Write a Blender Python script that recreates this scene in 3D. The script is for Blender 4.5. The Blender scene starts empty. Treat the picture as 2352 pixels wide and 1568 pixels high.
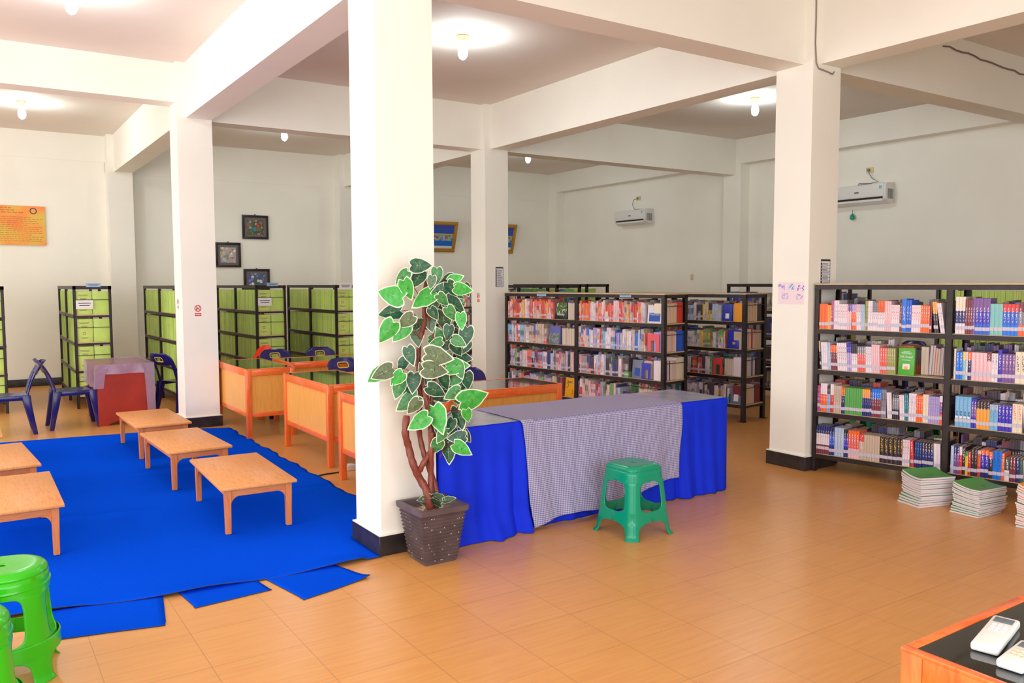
import bpy, bmesh, math, random
from mathutils import Vector, Matrix
R_ = random.Random(7)
SC = bpy.context.scene
COL = SC.collection

# ------------------------------------------------------------------ camera
cam_d = bpy.data.cameras.new('camera'); cam = bpy.data.objects.new('camera', cam_d); COL.objects.link(cam)
YAW, PITCH, ROLL, FPX = 0.5852038, -0.0707829, -0.0031908, 1894.705
fw = Vector((math.sin(YAW)*math.cos(PITCH), math.cos(YAW)*math.cos(PITCH), math.sin(PITCH)))
rt = Vector((math.cos(YAW), -math.sin(YAW), 0)); up = rt.cross(fw)
r2 = rt*math.cos(ROLL)+up*math.sin(ROLL); u2 = -rt*math.sin(ROLL)+up*math.cos(ROLL)
mt = Matrix((r2, u2, -fw)).transposed().to_4x4(); mt.translation = (0, 0, 1.62)
cam.matrix_world = mt
cam_d.sensor_width = 36; cam_d.lens = FPX/2352*36; cam_d.clip_start = .05; cam_d.clip_end = 100
SC.camera = cam

# ------------------------------------------------------------------ world and daylight
w = bpy.data.worlds.new('world'); SC.world = w; w.use_nodes = True
bg = w.node_tree.nodes['Background']; bg.inputs[0].default_value = (.98, 1.0, .99, 1); bg.inputs[1].default_value = .85
SC.view_settings.view_transform = 'Standard'; SC.view_settings.look = 'None'
SC.view_settings.exposure = 0.38; SC.view_settings.gamma = 1.0; SC.view_settings.use_curve_mapping = False
def area(name, loc, rot, sx, sy, power, col):
    d = bpy.data.lights.new(name, 'AREA'); d.shape = 'RECTANGLE'; d.size = sx; d.size_y = sy; d.energy = power; d.color = col
    o = bpy.data.objects.new(name, d); COL.objects.link(o); o.location = loc; o.rotation_euler = rot; return o
# added fill lights standing in for daylight from the unseen front and left sides
area('daylight_fill_front', (.3, -2.0, 2.0), (math.radians(94), 0, math.radians(-12)), 7, 3.0, 190, (.88, .95, 1))
area('daylight_fill_left', (-3.9, 5.6, 1.9), (math.radians(90), 0, math.radians(-90)), 13, 2.8, 270, (1, .955, .93))

# ------------------------------------------------------------------ materials
def lin(c):
    c = c/255.0
    return c/12.92 if c <= .04045 else ((c+.055)/1.055)**2.4
def rgb(c): return (lin(c[0]), lin(c[1]), lin(c[2]), 1)
MATS = {}
class NT:
    def __init__(s, nt): s.nt = nt
    def n(s, t, **k):
        x = s.nt.nodes.new(t)
        for a, b in k.items():
            if a.startswith('i_'):
                x.inputs[a[2:].replace('_', ' ')].default_value = b
            else: setattr(x, a, b)
        return x
    def l(s, a, b): s.nt.links.new(a, b)
    def math(s, op, a, b=None):
        m = s.n('ShaderNodeMath', operation=op)
        for i, v in enumerate((a, b)):
            if v is None: continue
            if isinstance(v, (int, float)): m.inputs[i].default_value = v
            else: s.l(v, m.inputs[i])
        return m.outputs[0]
    def mix(s, f, a, b):
        m = s.n('ShaderNodeMix', data_type='RGBA')
        if isinstance(f, (int, float)): m.inputs[0].default_value = f
        else: s.l(f, m.inputs[0])
        for i, v in ((6, a), (7, b)):
            if isinstance(v, tuple): m.inputs[i].default_value = v
            else: s.l(v, m.inputs[i])
        return m.outputs[2]
    def ramp(s, f, stops, interp='LINEAR'):
        r = s.n('ShaderNodeValToRGB'); r.color_ramp.interpolation = interp
        e = r.color_ramp.elements
        while len(e) < len(stops): e.new(.5)
        for x, (p, c) in zip(e, stops): x.position = p; x.color = c
        s.l(f, r.inputs[0]); return r.outputs[0]
    def coord(s, which='Object', scale=(1, 1, 1), loc=(0, 0, 0), rot=(0, 0, 0)):
        t = s.n('ShaderNodeTexCoord'); m = s.n('ShaderNodeMapping')
        m.inputs['Scale'].default_value = scale; m.inputs['Location'].default_value = loc; m.inputs['Rotation'].default_value = rot
        s.l(t.outputs[which], m.inputs[0]); return m.outputs[0]
def mat(name, c=(200, 200, 200), rough=.5, spec=.4, noise=None, bump=None, metal=0, coat=0, emit=None, trans=0, alpha=1, sheen=0, build=None):
    if name in MATS: return MATS[name]
    m = bpy.data.materials.new(name); m.use_nodes = True; nt = NT(m.node_tree)
    b = m.node_tree.nodes['Principled BSDF']
    b.inputs['Base Color'].default_value = rgb(c); b.inputs['Roughness'].default_value = rough
    b.inputs['Specular IOR Level'].default_value = spec; b.inputs['Metallic'].default_value = metal
    b.inputs['Coat Weight'].default_value = coat; b.inputs['Coat Roughness'].default_value = .08
    b.inputs['Transmission Weight'].default_value = trans; b.inputs['Alpha'].default_value = alpha
    b.inputs['Sheen Weight'].default_value = sheen
    if emit: b.inputs['Emission Color'].default_value = rgb(emit[0]); b.inputs['Emission Strength'].default_value = emit[1]
    if noise:
        sc, amt = noise[0], noise[1]; st = noise[2] if len(noise) > 2 else (1, 1, 1)
        t = nt.n('ShaderNodeTexNoise'); t.inputs['Scale'].default_value = sc; t.inputs['Detail'].default_value = 4
        nt.l(nt.coord(scale=st), t.inputs['Vector'])
        k1 = tuple(min(255, x*(1+amt)) for x in c); k0 = tuple(x*(1-amt) for x in c)
        nt.l(nt.ramp(t.outputs[0], [(.3, rgb(k0)), (.7, rgb(k1))]), b.inputs['Base Color'])
    if bump:
        t = nt.n('ShaderNodeTexNoise'); t.inputs['Scale'].default_value = bump[0]; t.inputs['Detail'].default_value = 3
        nt.l(nt.coord(), t.inputs['Vector'])
        bp = nt.n('ShaderNodeBump'); bp.inputs['Strength'].default_value = bump[1]; bp.inputs['Distance'].default_value = bump[2] if len(bump) > 2 else .01
        nt.l(t.outputs[0], bp.inputs['Height']); nt.l(bp.outputs[0], b.inputs['Normal'])
    if build: build(nt, b)
    MATS[name] = m; return m

PLASTER = mat('wall_plaster', (247, 243, 232), .75, .2, noise=(1.3, .012), bump=(9, .12, .01))
CEIL = mat('ceiling_paint', (236, 226, 216), .85, .15, noise=(.8, .015))
def _tile(nt, b):
    v = nt.coord(loc=(-.01, -.33, 0))
    br = nt.n('ShaderNodeTexBrick'); br.offset = 0.0; br.squash = 1
    for k, x in (('Scale', 1), ('Mortar Size', .002), ('Mortar Smooth', .2), ('Bias', 0), ('Brick Width', .4), ('Row Height', .4)): br.inputs[k].default_value = x
    br.inputs['Color1'].default_value = (.0, .0, .0, 1); br.inputs['Color2'].default_value = (1, 1, 1, 1)
    nt.l(v, br.inputs['Vector'])
    t = nt.n('ShaderNodeTexNoise'); t.inputs['Scale'].default_value = 3; t.inputs['Detail'].default_value = 6
    nt.l(nt.coord(scale=(1.2, 14, 1)), t.inputs['Vector'])
    g = nt.ramp(t.outputs[0], [(.28, rgb((212, 149, 82))), (.72, rgb((223, 163, 94)))])
    tint = nt.mix(nt.math('MULTIPLY', br.outputs['Color'], .16), g, rgb((205, 138, 84)))
    col = nt.mix(nt.math('MULTIPLY', br.outputs['Fac'], .6), tint, rgb((160, 112, 70)))
    nt.l(col, b.inputs['Base Color'])
    bp = nt.n('ShaderNodeBump'); bp.inputs['Strength'].default_value = .35; bp.inputs['Distance'].default_value = .002
    nt.l(nt.math('SUBTRACT', 1, br.outputs['Fac']), bp.inputs['Height']); nt.l(bp.outputs[0], b.inputs['Normal'])
TILE = mat('floor_tile', rough=.3, spec=.42, build=_tile)
def wood(name, c0, c1, axis=(1, 1, 1), rough=.4, coat=0, sc=4):
    def f(nt, b):
        t = nt.n('ShaderNodeTexNoise'); t.inputs['Scale'].default_value = sc; t.inputs['Detail'].default_value = 7; t.inputs['Distortion'].default_value = .6
        nt.l(nt.coord(scale=axis), t.inputs['Vector'])
        nt.l(nt.ramp(t.outputs[0], [(.3, rgb(c0)), (.5, rgb(c1)), (.7, rgb(c0)), (.8, rgb(c1))]), b.inputs['Base Color'])
    return mat(name, rough=rough, coat=coat, build=f)
WT = wood('pale_table_top', (218, 136, 70), (234, 162, 94), (14, 1.5, 14), .38)
WL = wood('table_leg_wood', (206, 112, 58), (224, 138, 76), (12, 12, 1.2), .42)
WO = wood('orange_varnish', (238, 98, 40), (246, 122, 54), (9, 9, 1.5), .3, .3)
WOX = wood('orange_varnish_rail', (236, 94, 38), (246, 122, 54), (1.5, 9, 9), .3, .3)
WP = wood('yellow_veneer', (232, 156, 64), (242, 172, 84), (14, 14, 1), .4, .15)
PLY = wood('plywood_board', (196, 168, 132), (216, 190, 152), (2, 10, 10), .55)
GLASS = mat('black_glass', (14, 20, 18), .04, .6, coat=.5)
BLK = mat('black_steel', (44, 34, 34), .42, .4, noise=(14, .25))
SKIRT = mat('black_skirting', (48, 42, 42), .35, .4, noise=(10, .25))
BLUEC = mat('blue_carpet', (8, 78, 230), 1.0, .0, noise=(420, .10), bump=(420, .6, .003))
EDGE = mat('carpet_backing', (70, 66, 60), .9, .1)
BPL = mat('blue_plastic', (32, 28, 104), .22, .5, noise=(3, .06))
YEL = mat('yellow_plastic', (222, 190, 60), .35)
ORP = mat('orange_plastic', (240, 110, 40), .35)
REDP = mat('red_plastic', (232, 58, 34), .25)
TEAL = mat('teal_plastic', (4, 152, 116), .2, .5)
GRN = mat('green_plastic', (52, 190, 26), .2, .5)
REDC = mat('red_paint', (160, 48, 32), .45, .3, noise=(5, .06))
WHT = mat('white_plastic', (232, 230, 226), .35)
GREY = mat('grey_plastic', (120, 122, 128), .35)
DARK = mat('dark_recess', (30, 30, 32), .6)
PAPER = mat('white_paper', (240, 238, 240), .7, .2)
PAGES = mat('book_pages', (222, 205, 190), .8, .1, noise=(200, .06, (1, 1, .02)))
TAPE = mat('call_number_tape', (206, 196, 212), .35, .4)

# ------------------------------------------------------------------ mesh helpers
class MB:
    def __init__(s): s.v = []; s.f = []; s.m = []; s.sm = []
    def add(s, vs, fs, mi=0, smooth=False):
        o = len(s.v); s.v += [tuple(v) for v in vs]; s.f += [tuple(i+o for i in f) for f in fs]; s.m += [mi]*len(fs); s.sm += [smooth]*len(fs); return s
    def box(s, x0, y0, z0, x1, y1, z1, mi=0):
        vs = [(x, y, z) for z in (z0, z1) for y in (y0, y1) for x in (x0, x1)]
        return s.add(vs, [(0, 2, 3, 1), (4, 5, 7, 6), (0, 1, 5, 4), (2, 6, 7, 3), (0, 4, 6, 2), (1, 3, 7, 5)], mi)
    def bbox(s, x0, y0, z0, x1, y1, z1, r=.004, seg=2, mi=0):
        bm = bmesh.new(); bmesh.ops.create_cube(bm, size=1)
        for v in bm.verts: v.co = Vector(((x0+x1)/2+v.co.x*(x1-x0), (y0+y1)/2+v.co.y*(y1-y0), (z0+z1)/2+v.co.z*(z1-z0)))
        bmesh.ops.bevel(bm, geom=bm.edges[:], offset=r, segments=seg, profile=.5, affect='EDGES')
        bm.verts.index_update()
        s.add([v.co.copy() for v in bm.verts], [[v.index for v in f.verts] for f in bm.faces], mi, True); bm.free(); return s
    def prism(s, poly, z0, z1, mi=0):
        n = len(poly); vs = [(x, y, z0) for x, y in poly]+[(x, y, z1) for x, y in poly]
        return s.add(vs, [tuple(range(n))[::-1], tuple(range(n, 2*n))]+[(i, (i+1) % n, n+(i+1) % n, n+i) for i in range(n)], mi)
    def tube(s, pts, rad, seg=8, mi=0, cap=True):
        pts = [Vector(p) for p in pts]; n = len(pts)
        if not isinstance(rad, (list, tuple)): rad = [rad]*n
        vs = []; ref = None
        for i, p in enumerate(pts):
            t = (pts[min(i+1, n-1)]-pts[max(i-1, 0)]).normalized()
            if ref is None: ref = Vector((0, 0, 1)) if abs(t.z) < .9 else Vector((1, 0, 0))
            a = t.cross(ref).normalized(); b = a.cross(t).normalized(); ref = b
            for k in range(seg):
                q = 2*math.pi*k/seg; vs.append(p+(a*math.cos(q)+b*math.sin(q))*rad[i])
        fs = [(i*seg+k, i*seg+(k+1) % seg, (i+1)*seg+(k+1) % seg, (i+1)*seg+k) for i in range(n-1) for k in range(seg)]
        if cap: fs += [tuple(range(seg))[::-1], tuple(range((n-1)*seg, n*seg))]
        return s.add(vs, fs, mi, True)
    def lathe(s, prof, seg=20, mi=0, cx=0, cy=0):
        n = len(prof); vs = [(cx+r*math.cos(2*math.pi*k/seg), cy+r*math.sin(2*math.pi*k/seg), z) for r, z in prof for k in range(seg)]
        fs = [(i*seg+k, i*seg+(k+1) % seg, (i+1)*seg+(k+1) % seg, (i+1)*seg+k) for i in range(n-1) for k in range(seg)]
        return s.add(vs, fs, mi, True)
    def grid(s, fn, nu, nv, mi=0, keep=None, smooth=True):
        vs = [fn(i/nu, j/nv) for j in range(nv+1) for i in range(nu+1)]
        fs = [(j*(nu+1)+i, j*(nu+1)+i+1, (j+1)*(nu+1)+i+1, (j+1)*(nu+1)+i) for j in range(nv) for i in range(nu) if keep is None or keep(i, j)]
        return s.add(vs, fs, mi, smooth)
    def mesh(s, name, mats):
        me = bpy.data.meshes.new(name); me.from_pydata([tuple(v) for v in s.v], [], s.f)
        for m in (mats if isinstance(mats, (list, tuple)) else [mats]): me.materials.append(m)
        me.polygons.foreach_set('material_index', s.m); me.polygons.foreach_set('use_smooth', s.sm)
        me.validate(); me.update()
        bm = bmesh.new(); bm.from_mesh(me); bmesh.ops.remove_doubles(bm, verts=bm.verts, dist=1e-6)
        bmesh.ops.recalc_face_normals(bm, faces=bm.faces); bm.to_mesh(me); bm.free()
        if any(s.sm) and hasattr(me, 'set_sharp_from_angle'): me.set_sharp_from_angle(angle=math.radians(40))
        return me
    def obj(s, name, mats, parent=None, loc=None):
        o = bpy.data.objects.new(name, s.mesh(name, mats)); COL.objects.link(o)
        if parent is not None: o.parent = parent
        if loc: o.location = loc
        return o
def fix(o, bevel=None, subd=0, solid=None, smooth=True):
    if solid: m = o.modifiers.new('solid', 'SOLIDIFY'); m.thickness = solid; m.offset = 0
    if bevel: m = o.modifiers.new('bevel', 'BEVEL'); m.width = bevel; m.segments = 2; m.limit_method = 'ANGLE'
    if subd: m = o.modifiers.new('sub', 'SUBSURF'); m.levels = subd; m.render_levels = subd
    if smooth: o.data.polygons.foreach_set('use_smooth', [True]*len(o.data.polygons))
    return o
def tag(o, label, cat, group=None, kind=None):
    if label: o['label'] = label
    if cat: o['category'] = cat
    if group: o['group'] = group
    if kind: o['kind'] = kind
    return o
def thing(name, label, cat, loc=(0, 0, 0), rz=0, group=None, rot=None):
    o = bpy.data.objects.new(name, None); COL.objects.link(o); o.empty_display_size = .1
    o.location = loc; o.rotation_euler = rot if rot else (0, 0, rz)
    return tag(o, label, cat, group)
def struct(name, mb, m, label=None):
    o = mb.obj(name, m); o['kind'] = 'structure'
    if label: o['label'] = label
    return o
CH = {}
def kids(o): return [c for c in bpy.data.objects if c.parent == o]
def dup(root, loc, rz, label, group=None, kidmap=None):
    def rec(o, par):
        c = o.copy(); COL.objects.link(c); c.parent = par
        for k in KID.get(o.name, []): rec(k, c)
        return c
    r = rec(root, None); r.location = loc; r.rotation_euler = (0, 0, rz); r['label'] = label
    if group: r['group'] = group
    return r
KID = {}
def register(root):
    for o in bpy.data.objects:
        if o.parent is not None: KID.setdefault(o.parent.name, [])
    for k in list(KID): KID[k] = [o for o in bpy.data.objects if o.parent is not None and o.parent.name == k]
def text(name, s, size, m, parent, loc, rot, label=None, depth=.0008, sx=1):
    cu = bpy.data.curves.new('t', 'FONT'); cu.body = s; cu.size = size; cu.extrude = depth; cu.align_x = 'CENTER'; cu.align_y = 'CENTER'
    to = bpy.data.objects.new('t', cu); COL.objects.link(to)
    dg = bpy.context.evaluated_depsgraph_get(); me = bpy.data.meshes.new_from_object(to.evaluated_get(dg)); bpy.data.objects.remove(to)
    me.materials.clear(); me.materials.append(m)
    o = bpy.data.objects.new(name, me); COL.objects.link(o); o.parent = parent; o.location = loc; o.rotation_euler = rot; o.scale = (sx, 1, 1)
    if label: o['label'] = label
    return o

# ================================================================== SETTING
X0, Y0, X1, Y1, Y2, W = 2.0125, 4.453, 5.967, 9.658, 14.871, .373
ZB, ZB2, ZC, OX, OY, YW, XB, XW = 3.443, 3.615, 4.037, .10, .091, 15.131, 11.05, 11.27
struct('floor', MB().box(-4.2, -2.2, -.1, 11.6, 15.6, 0), TILE, 'orange wood-look tiled floor')
struct('ceiling', MB().box(-4.2, -2.2, ZC, 11.6, 15.6, ZC+.15), CEIL)
m = MB().box(-4.2, YW+.012, 0, XW, YW+.3, ZC); m.box(-4.2, YW, ZB2, X0+.001, YW+.012, ZC); m.box(X0, YW, ZB, XB, YW+.012, ZC)
struct('wall_back', m, PLASTER)
struct('wall_right', MB().box(XW, -2.2, 0, XW+.3, YW+.3, ZC), PLASTER)
struct('wall_front_light_block', MB().box(4.3, -2.3, 0, XW, -2.2, ZC), PLASTER)  # unseen wall part, added to keep front light off the right side
struct('ceiling_beam', MB().box(XB-.002, -2.2, 3.626, XW, YW, ZC), PLASTER, 'beam along the top of the right wall')
for nm, x, y, l in (('column', X0, Y0, 'nearest square white column behind the plant'), ('column', X0, Y1, 'white column behind the low tables'),
                ('column', X1, Y0, 'white column at the left end of the right rack'), ('column', X1, Y1, 'white column behind the plant on the middle racks side'),
                ('column', X0, Y2, 'pilaster on the back wall left of the pictures'), ('column', X1, Y2, 'pilaster on the back wall right of the pictures')):
    m = MB().box(x, y, 0, x+W, y+W if y < Y2 else YW+.012, ZC)
    struct(nm, m, PLASTER, l)
    s = .022; h = .125
    b = MB().bbox(x-s, y-s, 0, x+W+s, min(y+W+s, YW+.01), h-.004, .003, 1, 0); b.box(x-s+.002, y-s+.002, h-.005, x+W+s-.002, min(y+W+s-.002, YW+.01), h+.002, 1)
    struct('baseboard_column', b, [SKIRT, PLASTER])
for y0, y1 in ((9.64, 10.02), (14.854, YW+.012), (4.45, 4.83)):
    struct('wall_pilaster', MB().box(XB, y0, 0, XW, y1, 3.626), PLASTER, 'pilaster standing out of the right wall')
struct('baseboard_back', MB().bbox(-4.2, YW-.015, 0, XB-.001, YW+.012, .12, .003), SKIRT)
struct('baseboard_right', MB().bbox(XW-.025, -2.2, 0, XW, 14.85, .12, .003), SKIRT)
bw = W-OX
for x in (X0, X1):
    struct('ceiling_beam', MB().box(x+OX, -2.2, ZB, x+W, YW, ZC), PLASTER, 'deep beam running from front to back')
for y in (Y0, Y1):
    struct('ceiling_beam', MB().box(-4.2, y+OY, ZB2, X0+OX, y+OY+.28, ZC), PLASTER, 'cross beam left of the first column row')
    struct('ceiling_beam', MB().box(X0+W, y+OY, ZB, X1+OX, y+OY+.28, ZC), PLASTER, 'cross beam between the two column rows')
    struct('ceiling_beam', MB().box(X1+W, y+OY, ZB, XB, y+OY+.28, ZC), PLASTER, 'cross beam right of the second column row')

# ================================================================== CEILING LAMPS
BULB = mat('lit_bulb', (255, 255, 255), emit=((236, 252, 255), 175))
HOLD = mat('cream_holder', (176, 128, 58), .5)
def bulb_lamp(loc):
    t = thing('ceiling_lamp', '', 'lamp', loc)
    MB().lathe([(.001, 0), (.062, 0), (.06, -.014), (.035, -.03), (.026, -.05), (.001, -.052)], 24).obj('holder', HOLD, t)
    MB().lathe([(.014, -.05), (.018, -.075), (.022, -.09), (.001, -.09)], 16).obj('bulb_cap', WHT, t)
    MB().lathe([(.018, -.088), (.036, -.11), (.046, -.15), (.046, -.185), (.034, -.215), (.014, -.232), (.001, -.235)], 20).obj('glass_bulb', BULB, t)
    return t
L = [((4.17, 7.15, ZC), 'lit bare bulb on the ceiling right of the nearest column'), ((8.77, 7.43, ZC), 'lit bare bulb on the ceiling left of the right column'),
     ((.735, 12.83, ZC), 'lit bare bulb on the far left ceiling above the orange poster'), ((4.19, 12.62, ZC), 'lit bare bulb peeking under the beam above the flower pictures'),
     ((8.68, 12.55, ZC), 'lit bare bulb under the beam left of the small air conditioner'), ((.82, 7.69, ZC), 'lit bare bulb cut by the top edge of the photo at left')]
first = bulb_lamp(L[0][0]); first['label'] = L[0][1]; first['group'] = 'bare ceiling bulbs'; register(first)
for p, l in L[1:]: dup(first, p, 0, l)

# ================================================================== WALL THINGS
def aircon(y0, y1, z, l, n):
    t = thing('air_conditioner', l, 'air conditioner', (XW, (y0+y1)/2, z)); h = .29; Lh = (y1-y0)/2
    prof = [(0, 0), (-.12, 0), (-.2, .05), (-.225, .1), (-.225, .24), (-.2, .285), (-.1, .295), (0, .295)]
    b = MB(); n_ = len(prof)
    b.add([(x, -Lh, q) for x, q in prof]+[(x, Lh, q) for x, q in prof], [tuple(range(n_)), tuple(range(n_, 2*n_))[::-1]]+[(i, i+n_, (i+1) % n_+n_, (i+1) % n_) for i in range(n_)])
    fix(b.obj('body', WHT, t), bevel=.006)
    MB().bbox(-.232, -Lh+.03, .098, -.224, Lh-.03, .275, .003).obj('front_panel', WHT, t)
    MB().bbox(-.215, -Lh+.06, .03, -.185, Lh-.06, .065, .003).obj('air_flap', WHT, t)
    MB().box(-.222, -Lh+.05, .066, -.2, Lh-.05, .092).obj('outlet_slot', DARK, t)
    MB().box(-.235, -.05, .16, -.232, .02, .185).obj('display', GREY, t)
    MB().box(-.236, -Lh+.06, .2, -.232, -Lh+.1, .25).obj('sticker', mat('sticker_blue', (150, 200, 220), .5), t)
    b = MB()
    for i in range(5): b.box(-.17+i*.028, -Lh-.003, .06, -.155+i*.028, -Lh+.002, .2)
    b.obj('side_vent', GREY, t)
    return t
aircon(12.0, 12.9, 2.765, 'white split air conditioner on the right wall, far one above the middle racks', 0)
aircon(6.98, 7.93, 2.755, 'white split air conditioner beside the right column, nearer one above the right rack', 1)
SOCK = mat('cream_socket', (222, 205, 150), .45)
for y, z, l, pts in ((12.42, 3.29, 'cream wall socket above the far air conditioner', [(0, 0, 0), (-.05, .06, -.03), (-.05, .1, -.12), (-.05, .03, -.22), (-.06, -.3, -.235)]),
                (7.38, 3.27, 'cream wall socket above the nearer air conditioner', [(0, 0, 0), (-.04, -.03, -.06), (-.06, -.1, -.14), (-.07, -.2, -.19), (-.08, -.08, -.21), (-.08, .1, -.19), (-.08, .12, -.215), (-.08, -.1, -.215)])):
    t = thing('wall_socket', l, 'socket', (XW-.001, y, z), group='sockets on the right wall')
    MB().bbox(-.012, -.06, -.04, 0, .06, .04, .003).obj('cover_plate', SOCK, t)
    MB().lathe([(.001, 0), (.022, 0), (.018, .02), (.001, .022)], 12).obj('plug', GREY, t, (-.02, .01, 0)).rotation_euler = (0, -math.pi/2, 0)
    MB().tube([(x-.03, yy, zz) for x, yy, zz in pts], .006, 6).obj('power_cord', GREY, t)
t = thing('wall_socket', 'small cream switch plate low on the right wall above the middle racks', 'switch', (XW-.001, 10.95, 1.72))
MB().bbox(-.012, -.03, -.05, 0, .03, .05, .003).obj('cover_plate', SOCK, t)
t = thing('hanging_tassel', 'small green tassel hanging under the nearer air conditioner', 'tassel', (XW-.05, 7.62, 2.7))
MB().tube([(0, 0, 0), (0, 0, -.06)], .004, 6).obj('string', TEAL, t)
MB().lathe([(.002, -.05), (.03, -.08), (.036, -.11), (.028, -.14), (.002, -.15)], 14).obj('green_ball', TEAL, t)
# pictures of flowers on the back wall
def flowers(name, cols, bgc, sc=20):
    def f(nt, b):
        v = nt.n('ShaderNodeTexVoronoi'); v.inputs['Scale'].default_value = sc; nt.l(nt.coord(scale=(1, 0, 1)), v.inputs['Vector'])
        sp = nt.n('ShaderNodeSeparateColor'); nt.l(v.outputs['Color'], sp.inputs[0])
        n = len(cols); c = nt.ramp(sp.outputs[0], [(i/n, rgb(x)) for i, x in enumerate(cols)], 'CONSTANT')
        no = nt.n('ShaderNodeTexNoise'); no.inputs['Scale'].default_value = 34; nt.l(nt.coord(scale=(1, 0, 1)), no.inputs['Vector'])
        inside = nt.math('LESS_THAN', v.outputs['Distance'], .52)
        g = nt.n('ShaderNodeTexGradient', gradient_type='SPHERICAL'); nt.l(nt.coord(scale=(4.2, 0, 5.5)), g.inputs[0])
        msk = nt.math('MULTIPLY', inside, nt.math('GREATER_THAN', nt.math('ADD', g.outputs[0], nt.math('MULTIPLY', no.outputs[0], .5)), .38))
        base = nt.mix(no.outputs[0], rgb(bgc), rgb(tuple(min(255, x*1.7) for x in bgc)))
        nt.l(nt.mix(msk, base, c), b.inputs['Base Color'])
    return mat(name, rough=.5, build=f)
FR = mat('dark_frame', (44, 34, 34), .35); MOUNT = mat('grey_mount', (112, 104, 104), .7)
def picture(xc, zc, w_, h_, label, pm):
    t = thing('framed_picture', label, 'picture', (xc, YW-.0, zc), group='framed flower pictures on the back wall')
    b = MB(); f = .04
    b.bbox(-w_/2, -.03, h_/2-f, w_/2, 0, h_/2, .004); b.bbox(-w_/2, -.03, -h_/2, w_/2, 0, -h_/2+f, .004)
    b.bbox(-w_/2, -.03, -h_/2+f, -w_/2+f, 0, h_/2-f, .004); b.bbox(w_/2-f, -.03, -h_/2+f, w_/2, 0, h_/2-f, .004); b.obj('frame', FR, t)
    MB().box(-w_/2+f, -.012, -h_/2+f, w_/2-f, -.004, h_/2-f).obj('mount', MOUNT, t)
    MB().box(-w_/2+f+.045, -.016, -h_/2+f+.045, w_/2-f-.045, -.012, h_/2-f-.045).obj('artwork', pm, t)
    MB().box(-.012, -.012, h_/2, .012, 0, h_/2+.02).obj('hook', GREY, t)
picture(4.445, 2.642, .47, .43, 'dark framed picture of red flowers, highest of three', flowers('red_flowers', [(206, 70, 76), (230, 130, 140), (90, 120, 60), (190, 60, 60), (70, 130, 170), (230, 200, 90)], (52, 66, 44)))
picture(3.952, 2.135, .44, .44, 'dark framed picture of white flowers in a pot, left one of three', flowers('white_flowers', [(235, 230, 225), (220, 170, 90), (200, 190, 200), (210, 110, 90), (130, 150, 110), (240, 235, 230)], (120, 118, 120)))
picture(4.45, 1.70, .47, .38, 'dark framed picture of blue flowers, lowest, partly hidden by the rack', flowers('blue_flowers', [(80, 90, 200), (130, 130, 220), (230, 230, 240), (70, 110, 60), (90, 60, 150)], (66, 72, 90)))
GOLD = mat('gold_frame', (196, 148, 62), .35, metal=.4)
def _group(nt, b):
    s = nt.n('ShaderNodeSeparateXYZ'); nt.l(nt.coord(), s.inputs[0])
    v = nt.n('ShaderNodeTexVoronoi'); v.inputs['Scale'].default_value = 34; nt.l(nt.coord(scale=(1, 0, .6)), v.inputs['Vector'])
    z = s.outputs[2]; r = nt.ramp(nt.math('ADD', nt.math('MULTIPLY', z, 1.8), .5), [(0, rgb((225, 225, 215))), (.16, rgb((30, 110, 215))), (.36, rgb((90, 80, 80))), (.56, rgb((196, 176, 80))), (.62, rgb((52, 90, 190))), (.85, rgb((70, 80, 190)))], 'CONSTANT')
    m1 = nt.math('MULTIPLY', nt.math('GREATER_THAN', z, -.08), nt.math('LESS_THAN', z, .035))
    nt.l(nt.mix(nt.math('MULTIPLY', m1, .75), r, v.outputs['Color']), b.inputs['Base Color'])
GP = mat('group_photo_print', rough=.3, build=_group)
def gold(xr, label):
    w_, h_ = .92, .64
    t = thing('gold_framed_photo', label, 'picture', (xr-w_/2, YW-.1, 2.575), rot=(math.radians(17), 0, 0), group='gold framed photographs leaning out from the back wall')
    b = MB()
    for f, y, r in ((.075, -.03, .01), (.04, -.045, .008)):
        o = .02 if f < .05 else 0
        a, c = w_/2-o, h_/2-o
        b.bbox(-a, y, c-f, a, 0, c, r); b.bbox(-a, y, -c, a, 0, -c+f, r); b.bbox(-a, y, -c+f, -a+f, 0, c-f, r); b.bbox(a-f, y, -c+f, a, 0, c-f, r)
    b.obj('frame', GOLD, t)
    MB().box(-w_/2+.06, -.012, -h_/2+.06, w_/2-.06, -.004, h_/2-.06).obj('photograph', GP, t)
gold(8.57, 'gold framed group photo leaning forward, just right of the nearest column')
gold(10.04, 'gold framed photo mostly hidden behind the column, only its right edge showing')
# orange poster
def _post(nt, b):
    n = nt.n('ShaderNodeTexNoise'); n.inputs['Scale'].default_value = 2.2; n.inputs['Detail'].default_value = 1; nt.l(nt.coord(), n.inputs['Vector'])
    nt.l(nt.ramp(n.outputs[0], [(.38, rgb((255, 128, 74))), (.5, rgb((246, 160, 70))), (.6, rgb((226, 190, 80)))]), b.inputs['Base Color'])
t = thing('wall_poster', 'orange and yellow rules poster on the far left back wall', 'poster', (.52, YW-.002, 2.55))
MB().box(-.6, -.02, -.31, .6, 0, .3).obj('board', mat('poster_print', rough=.5, build=_post), t)
b = MB()
for i in range(13):
    z = .12-i*.031; L_ = R_.uniform(.3, .56)
    x = -.55
    while x < L_:
        l_ = R_.uniform(.02, .07); b.box(x, -.0215, z, min(x+l_, .57), -.02, z+.009); x += l_+.012
b.obj('lettering', mat('faded_text', (196, 132, 66), .7), t); b = MB()
for i, ww in enumerate((.16, .24, .34)):
    x = -.05-ww
    while x < -.05+ww: l_ = R_.uniform(.03, .07); b.box(x, -.0215, .255-i*.035, x+l_, -.02, .272-i*.035); x += l_+.014
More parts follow.
